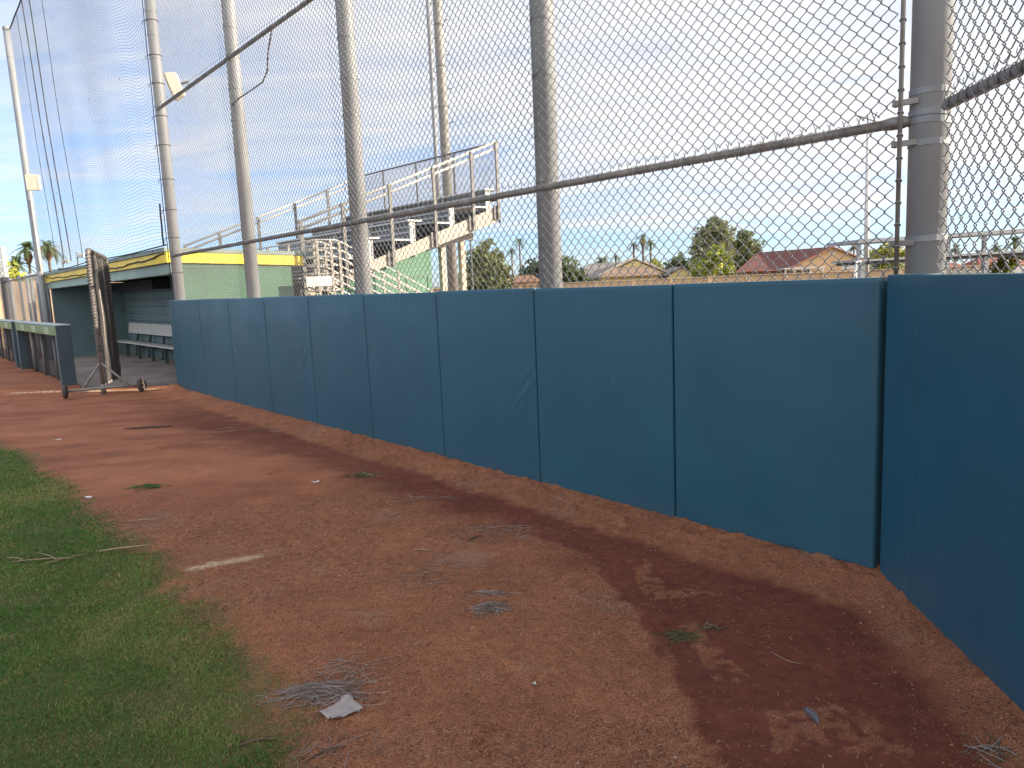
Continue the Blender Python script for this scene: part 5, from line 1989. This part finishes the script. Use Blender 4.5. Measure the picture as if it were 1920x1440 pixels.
b_.tube(G([25.35, 25.9], [54.5, 55.0], [2.0, 2.0]), 0.06, 8)
b_.tube(G([25.35, 24.9], [54.5, 53.5], [2.0, GZ]), 0.05, 8)
b_.build('goal_pipe', WHT, gl, smooth=True)
ww = MB()
ww.fbox(G, 34.6, 46, 60.5, 60.7, GZ, 1.12)
o = ww.build('white_wall', mat('pale_wall', (0.60, 0.58, 0.55), 0.7, 0, 0.1, 0.8))
rebase(o, (40, 60.6, GZ))
tag(o, 'low pale wall beneath the canopies at the right edge', 'wall')

# ------------------------------------------------------------------ left background
ff = thing('chain_link_fence', 'far chain link field fence with pale posts beyond the padded rails at the left', 'fence', W(27.5, 0.1, 0))
b_ = MB()
b_.tube(W([23.6, 33], [0.1, 0.1], [2.34, 2.34]), 0.03, 8)
b_.build('fence_rail', RAIL, ff, smooth=True)
for s in (24.4, 25.6, 26.4, 28.0, 30.2, 32.5):
    b_ = MB()
    b_.tube(W([s, s], [0.1, 0.1], [-0.2, 2.42]), 0.045, 10)
    b_.build('fence_post', GALV, ff, smooth=True)
fb = Big()
fb.add(*chainlink(W, N, 23.6, 33, 0.02, 2.32, 0.05, 4, 0.0020, 3))
fb.build('chain_link_fabric', WIRE, ff)
b_ = MB()
b_.fbox(W, 31.2, 31.7, -0.05, 0.2, -0.2, 2.5)
o = b_.build('padded_post', mat('dark_padded_post', (0.03, 0.03, 0.04), 0.7), None, bevel=0.05)
rebase(o, W(31.45, 0.08, 0))
tag(o, 'dark padded fence post at the left edge of the picture', 'post')
tw = MB()
tw.fbox(W, 36, 36.25, -6, 9, -0.3, 2.45)
o = tw.build('block_wall', mat('tan_rough_wall', (0.42, 0.30, 0.20), 0.9, 0, 0.25, 1.2, dirt=(0.24, 0.17, 0.12), dirt_s=1.6, dirt_lo=0.5), None)
rebase(o, W(36.1, 1.5, -0.3))
tag(o, 'rough tan block wall seen through the far field fence', 'wall')
sb = thing('scoreboard', 'white sided scoreboard frame at the far left edge above the fence', 'scoreboard', W(33, 2, 0))
b_ = MB()
q0 = np.array([-22.9, 34, 0])
b_.fbox(G, -25.0, -22.92, 34, 34.3, 2.3, 4.15)
b_.build('panel', mat('scoreboard_panel', (0.70, 0.68, 0.62), 0.6), sb)
b_ = MB()
for k in range(6):
    z = 2.34 + k * 0.3
    b_.fbox(G, -22.90, -22.60, 33.96, 34.2, z, z + 0.25)
b_.build_each('frame_block', WHT, sb)
b_ = MB()
b_.tube(G([-23.1, -23.1], 34.4, [-0.3, 2.4]), 0.1, 10)
b_.tube(G([-24.4, -24.4], 34.4, [-0.3, 2.4]), 0.1, 10)
b_.build_each('post', DARKST, sb)
for i, (x, z, lab) in enumerate(((-35.3, 4.55, 'small white floodlight box beyond the dugout roof, nearer the leaning pole'), (-34.1, 4.95, 'small white floodlight box beyond the dugout roof, nearer the rolling screen'))):
    f_ = thing('floodlight', lab, 'floodlight', (x, 60, GZ), 'floodlights beyond the dugout')
    b_ = MB()
    b_.fbox(G, x - 0.05, x + 0.55, 60, 60.25, z, z + 0.3)
    b_.build('lamp_head', WHT, f_, bevel=0.05)
    b_ = MB()
    b_.tube(G([x, x], 60.1, [GZ, z + 0.4]), 0.05, 8)
    b_.build('post', DARKST, f_)


# ------------------------------------------------------------------ things lying on the ground
def gzv(x, y):
    return float(ground_z(np.array([x]), np.array([y]))[0])


def straw_pile(label, cx, cy, wx, wy, k, seed, cols, lmin, lmax, yaw0=0.0, spread=0.6, rad=0.0011, hgt=0.02, name='straw_pile', cat='straw'):
    r_ = np.random.default_rng(seed)
    b = Big()
    paths = []
    z0 = gzv(cx, cy)
    for i in range(k):
        a = yaw0 + r_.normal(0, spread)
        L_ = r_.uniform(lmin, lmax)
        p = np.array([cx + r_.normal(0, wx * 0.32), cy + r_.normal(0, wy * 0.32)])
        c = r_.normal(0, 0.7)
        ts = np.linspace(-0.5, 0.5, 7)
        xx = p[0] + np.cos(a) * ts * L_ - np.sin(a) * c * L_ * (ts ** 2)
        yy = p[1] + np.sin(a) * ts * L_ + np.cos(a) * c * L_ * (ts ** 2)
        g = ground_z(xx, yy)
        rise = r_.uniform(0, hgt) * np.exp(-((xx - cx) ** 2 / (wx * .5) ** 2 + (yy - cy) ** 2 / (wy * .5) ** 2))
        paths.append(np.stack([xx, yy, np.maximum(g, z0 - 0.01) + 0.003 + rise + 0.006 * r_.random() * np.abs(ts)], -1))
    v, q = tubes(np.array(paths), rad, 4, (0.1, 0.2, 0.97))
    cc = np.array(cols)[r_.integers(0, len(cols), k)] * r_.uniform(0.75, 1.2, (k, 1))
    o = bigmesh(name, v, q, LITTER, None, True, {'Col': np.repeat(cc, 28, axis=0)})
    rebase(o, (cx, cy, z0))
    tag(o, label, cat)
    if name == 'twig_scatter':
        o['kind'] = 'stuff'
    return o


GR_ = [(0.26, 0.225, 0.21), (0.20, 0.16, 0.145), (0.34, 0.30, 0.28), (0.15, 0.105, 0.085)]
BR_ = [(0.20, 0.13, 0.10), (0.28, 0.20, 0.16), (0.13, 0.085, 0.065)]
GN_ = [(0.085, 0.095, 0.045), (0.14, 0.14, 0.075), (0.06, 0.065, 0.035)]
straw_pile('largest heap of grey dead straw lying beside the grass edge', -0.76, 2.63, 0.24, 0.11, 230, 1, GR_, 0.05, 0.22, 0.15, 0.5, 0.0008, 0.045)
straw_pile('loose fan of grey twigs just above the largest straw heap', -0.72, 2.80, 0.28, 0.22, 80, 2, GR_, 0.04, 0.18, 0.5, 0.9, 0.0007, 0.02)
straw_pile('small tight tangle of pale straw in the middle of the dirt', -0.15, 3.30, 0.12, 0.10, 120, 3, GR_, 0.04, 0.14, 0.6, 0.6, 0.0008, 0.04)
straw_pile('thin wisp of pale straw just beyond the small tangle', -0.15, 3.48, 0.16, 0.05, 24, 4, GR_, 0.05, 0.16, -0.4, 0.35, 0.0011, 0.015)
straw_pile('scattered dark twigs along the drag mark in the dirt', -0.45, 3.75, 0.46, 0.34, 150, 5, BR_ + GR_[1:2], 0.02, 0.10, 0.5, 0.8, 0.0010, 0.006, name='twig_scatter', cat='twigs')
straw_pile('grey twig litter midway to the wall below the berm', -0.15, 4.40, 0.46, 0.26, 150, 6, GR_ + BR_, 0.02, 0.12, 0.1, 0.9, 0.0008, 0.008, name='twig_scatter', cat='twigs')
straw_pile('pale twig scatter farther along the dirt, beyond the grey litter', -0.75, 5.20, 0.6, 0.30, 50, 7, GR_ + BR_, 0.03, 0.13, 0.1, 0.8, 0.0011, 0.006, name='twig_scatter', cat='twigs')
straw_pile('pulled clump of green weed lying on the smooth dark dirt', 0.66, 2.965, 0.09, 0.05, 46, 8, GN_, 0.04, 0.12, -0.2, 0.6, 0.0014, 0.02, name='weed_clump', cat='weed')
straw_pile('few dry weed stems just right of the green weed clump', 0.81, 3.03, 0.08, 0.05, 12, 9, GN_ + GR_[:1], 0.04, 0.10, 0.4, 0.9, 0.0012, 0.01, name='weed_clump', cat='weed')
straw_pile('small tuft of yellow green weed near the wall berm', -1.25, 5.92, 0.22, 0.10, 50, 10, GN_ + [(0.26, 0.24, 0.12)], 0.04, 0.12, 0.2, 0.9, 0.002, 0.03, name='weed_clump', cat='weed')
straw_pile('small green tuft growing in dirt just off the grass edge', -2.95, 5.83, 0.20, 0.12, 70, 11, [(0.05, 0.10, 0.03), (0.08, 0.13, 0.04)], 0.03, 0.08, 0.2, 1.2, 0.0022, 0.03, name='weed_clump', cat='weed')
straw_pile('grey dead stems in the corner at the foot of the right wall', 1.42, 2.12, 0.10, 0.16, 26, 13, GR_ + GN_[:1], 0.04, 0.12, 0.9, 0.9, 0.0012, 0.015, name='weed_clump', cat='weed')
straw_pile('dark twig bits lying on the smooth streak far along the dirt', -3.0, 8.3, 1.6, 0.7, 26, 14, BR_, 0.05, 0.26, 0.1, 0.3, 0.003, 0.006, name='twig_scatter', cat='twigs')
straw_pile('dead straw scattered at the lower grass corner', -0.66, 2.28, 0.22, 0.16, 40, 15, GR_ + BR_, 0.03, 0.12, 0.9, 0.7, 0.0009, 0.006)


def stick(label, p0, p1, r, colm, lift=0.006, name='stick', bend=0.02):
    b = MB()
    ts = np.linspace(0, 1, 6)
    x = p0[0] + (p1[0] - p0[0]) * ts
    y = p0[1] + (p1[1] - p0[1]) * ts + bend * np.sin(ts * math.pi)
    z = ground_z(x, y) + lift + r
    b.tube(np.stack([x, y, z], -1), [r * 0.6, r, r * 1.1, r, r * 0.9, r * 0.4], 6)
    o = b.build(name, colm, None, smooth=True)
    rebase(o, (x[0], y[0], float(z[0])))
    tag(o, label, 'stick')
    return o


STK_T = mat('dry_tan_stick', (0.24, 0.165, 0.11), 0.85, 0, 0.2, 30)
STK_D = mat('dark_stick', (0.09, 0.055, 0.04), 0.9, 0, 0.2, 30)
stick('split tan stick lying on the grass near its dirt edge', (-2.52, 4.30), (-2.24, 4.36), 0.006, STK_T, 0.026)
stick('longest of the crossed dry sticks on the grass at the left', (-2.98, 4.20), (-2.62, 4.22), 0.0035, STK_T, 0.018)
stick('slanting dry stick crossing the longest one on the grass', (-2.90, 4.33), (-2.68, 4.16), 0.003, STK_T, 0.022)
stick('lowest dry stick of the crossed ones on the grass', (-2.76, 4.12), (-2.60, 4.30), 0.003, STK_T, 0.018)
stick('short dry stick left of the crossed ones on the grass', (-3.06, 4.28), (-2.90, 4.20), 0.003, STK_T, 0.018)
stick('thin bent twig on the grass above the tan stick', (-2.62, 4.83), (-2.42, 4.86), 0.004, STK_T, 0.026)
stick('dark bent twig on dirt toward the wall', (-0.30, 4.26), (-0.22, 4.33), 0.006, STK_D, 0.002)
stick('flat brown wood chip at the foot of the grass corner', (-0.98, 2.33), (-0.86, 2.36), 0.004, STK_D, 0.004)
stick('pale straight twig beside the far drag mark', (-0.62, 4.13), (-0.50, 4.10), 0.004, STK_T, 0.003)
stick('long curved pale stalk on the smooth dark dirt at right', (0.99, 2.80), (1.08, 2.70), 0.0018, STK_T, 0.003, bend=-0.03)
stick('brown bark strip near the lower straw heap', (-0.72, 2.22), (-0.60, 2.29), 0.004, STK_D, 0.004)
stick('dark branch lying far out on the swept dirt', (-4.55, 8.55), (-4.0, 8.62), 0.012, STK_D, 0.003)
stick('second dark branch nearer the dugout on the dirt', (-4.05, 10.6), (-3.75, 10.75), 0.014, STK_D, 0.003)


# plastic bag scrap
def sheet(label, cx, cy, w, h, yaw, m, amp, name, cat, seed):
    k = 14
    u, v = np.meshgrid(np.linspace(-0.5, 0.5, k), np.linspace(-0.5, 0.5, k))
    x = cx + np.cos(yaw) * u * w - np.sin(yaw) * v * h
    y = cy + np.sin(yaw) * u * w + np.cos(yaw) * v * h
    z = ground_z(x, y) + 0.004 + amp * fnoise(u * 3 + seed, v * 3, 1.8, seed) + amp * 1.2 * (u * v > 0.12)
    V_ = np.stack([x, y, z], -1).reshape(-1, 3)
    i, j = np.meshgrid(np.arange(k - 1), np.arange(k - 1), indexing='ij')
    a = i * k + j
    q = np.stack([a, a + 1, a + k + 1, a + k], -1).reshape(-1, 4)
    o = bigmesh(name, V_, q, m, None, True)
    md = o.modifiers.new('thickness', 'SOLIDIFY')
    md.thickness = 0.0008
    rebase(o, (cx, cy, gzv(cx, cy)))
    tag(o, label, cat)
    return o


bag = bpy.data.materials.new('clear_plastic_bag')
bag.use_nodes = True
bb_ = bag.node_tree.nodes['Principled BSDF']
bb_.inputs['Base Color'].default_value = (0.42, 0.37, 0.36, 1)
bb_.inputs['Roughness'].default_value = 0.3
bb_.inputs['Alpha'].default_value = 0.6
bn = bag.node_tree.nodes.new('ShaderNodeTexNoise')
bn.inputs['Scale'].default_value = 60
bp_ = bag.node_tree.nodes.new('ShaderNodeBump')
bp_.inputs['Strength'].default_value = 0.4
bp_.inputs['Distance'].default_value = 0.004
bag.node_tree.links.new(bn.outputs['Fac'], bp_.inputs['Height'])
bag.node_tree.links.new(bp_.outputs[0], bb_.inputs['Normal'])
sheet('clear plastic bag scrap lying against the largest straw heap', -0.665, 2.505, 0.125, 0.10, 0.75, bag, 0.012, 'plastic_bag', 'bag', 3)
PAP = mat('white_paper_scrap', (0.50, 0.48, 0.46), 0.8)
for (lab, x, y, w, h, yaw) in (('tiny bright white paper scrap alone on the dirt at lower centre', 0.035, 2.63, 0.020, 0.010, 0.6),
                               ('small pale wrapper scrap on the dirt beyond the straw, toward the wall', -1.60, 5.77, 0.065, 0.028, 0.2),
                               ('small pale scrap lying at the grass edge', -3.31, 5.60, 0.07, 0.035, -0.6),
                               ('white scrap at the far grass edge near the left', -5.05, 8.1, 0.06, 0.04, 0.3)):
    sheet(lab, x, y, w, h, yaw, PAP, 0.006, 'paper_scrap', 'paper scrap', 7)
fe = MB()
ft = np.linspace(0, 1, 9)
fx, fy = 0.965 + 0.012 * np.sin(ft * 2.5), 2.40 - 0.10 * ft
fe.tube(np.stack([fx, fy, ground_z(fx, fy) + 0.006], -1), 0.001, 5)
for i, t_ in enumerate(ft[1:-1]):
    for sg in (-1, 1):
        p_ = np.array([np.interp(t_, ft, fx), np.interp(t_, ft, fy), 0])
        p_[2] = gzv(p_[0], p_[1]) + 0.006
        w_ = 0.016 * math.sin(math.pi * (0.15 + 0.8 * t_))
        k_ = fe.nv()
        fe.add([p_ + [0, 0.007, 0], p_ + [0, -0.007, 0], p_ + [sg * w_, 0.004, 0.004], p_ + [sg * w_, 0.014, 0.004]], [(0, 1, 2, 3)])
o = fe.build('feather', mat('grey_feather', (0.10, 0.10, 0.125), 0.7))
rebase(o, (0.965, 2.35, gzv(0.965, 2.35)))
tag(o, 'small grey feather on the smooth dark dirt at lower right', 'feather')
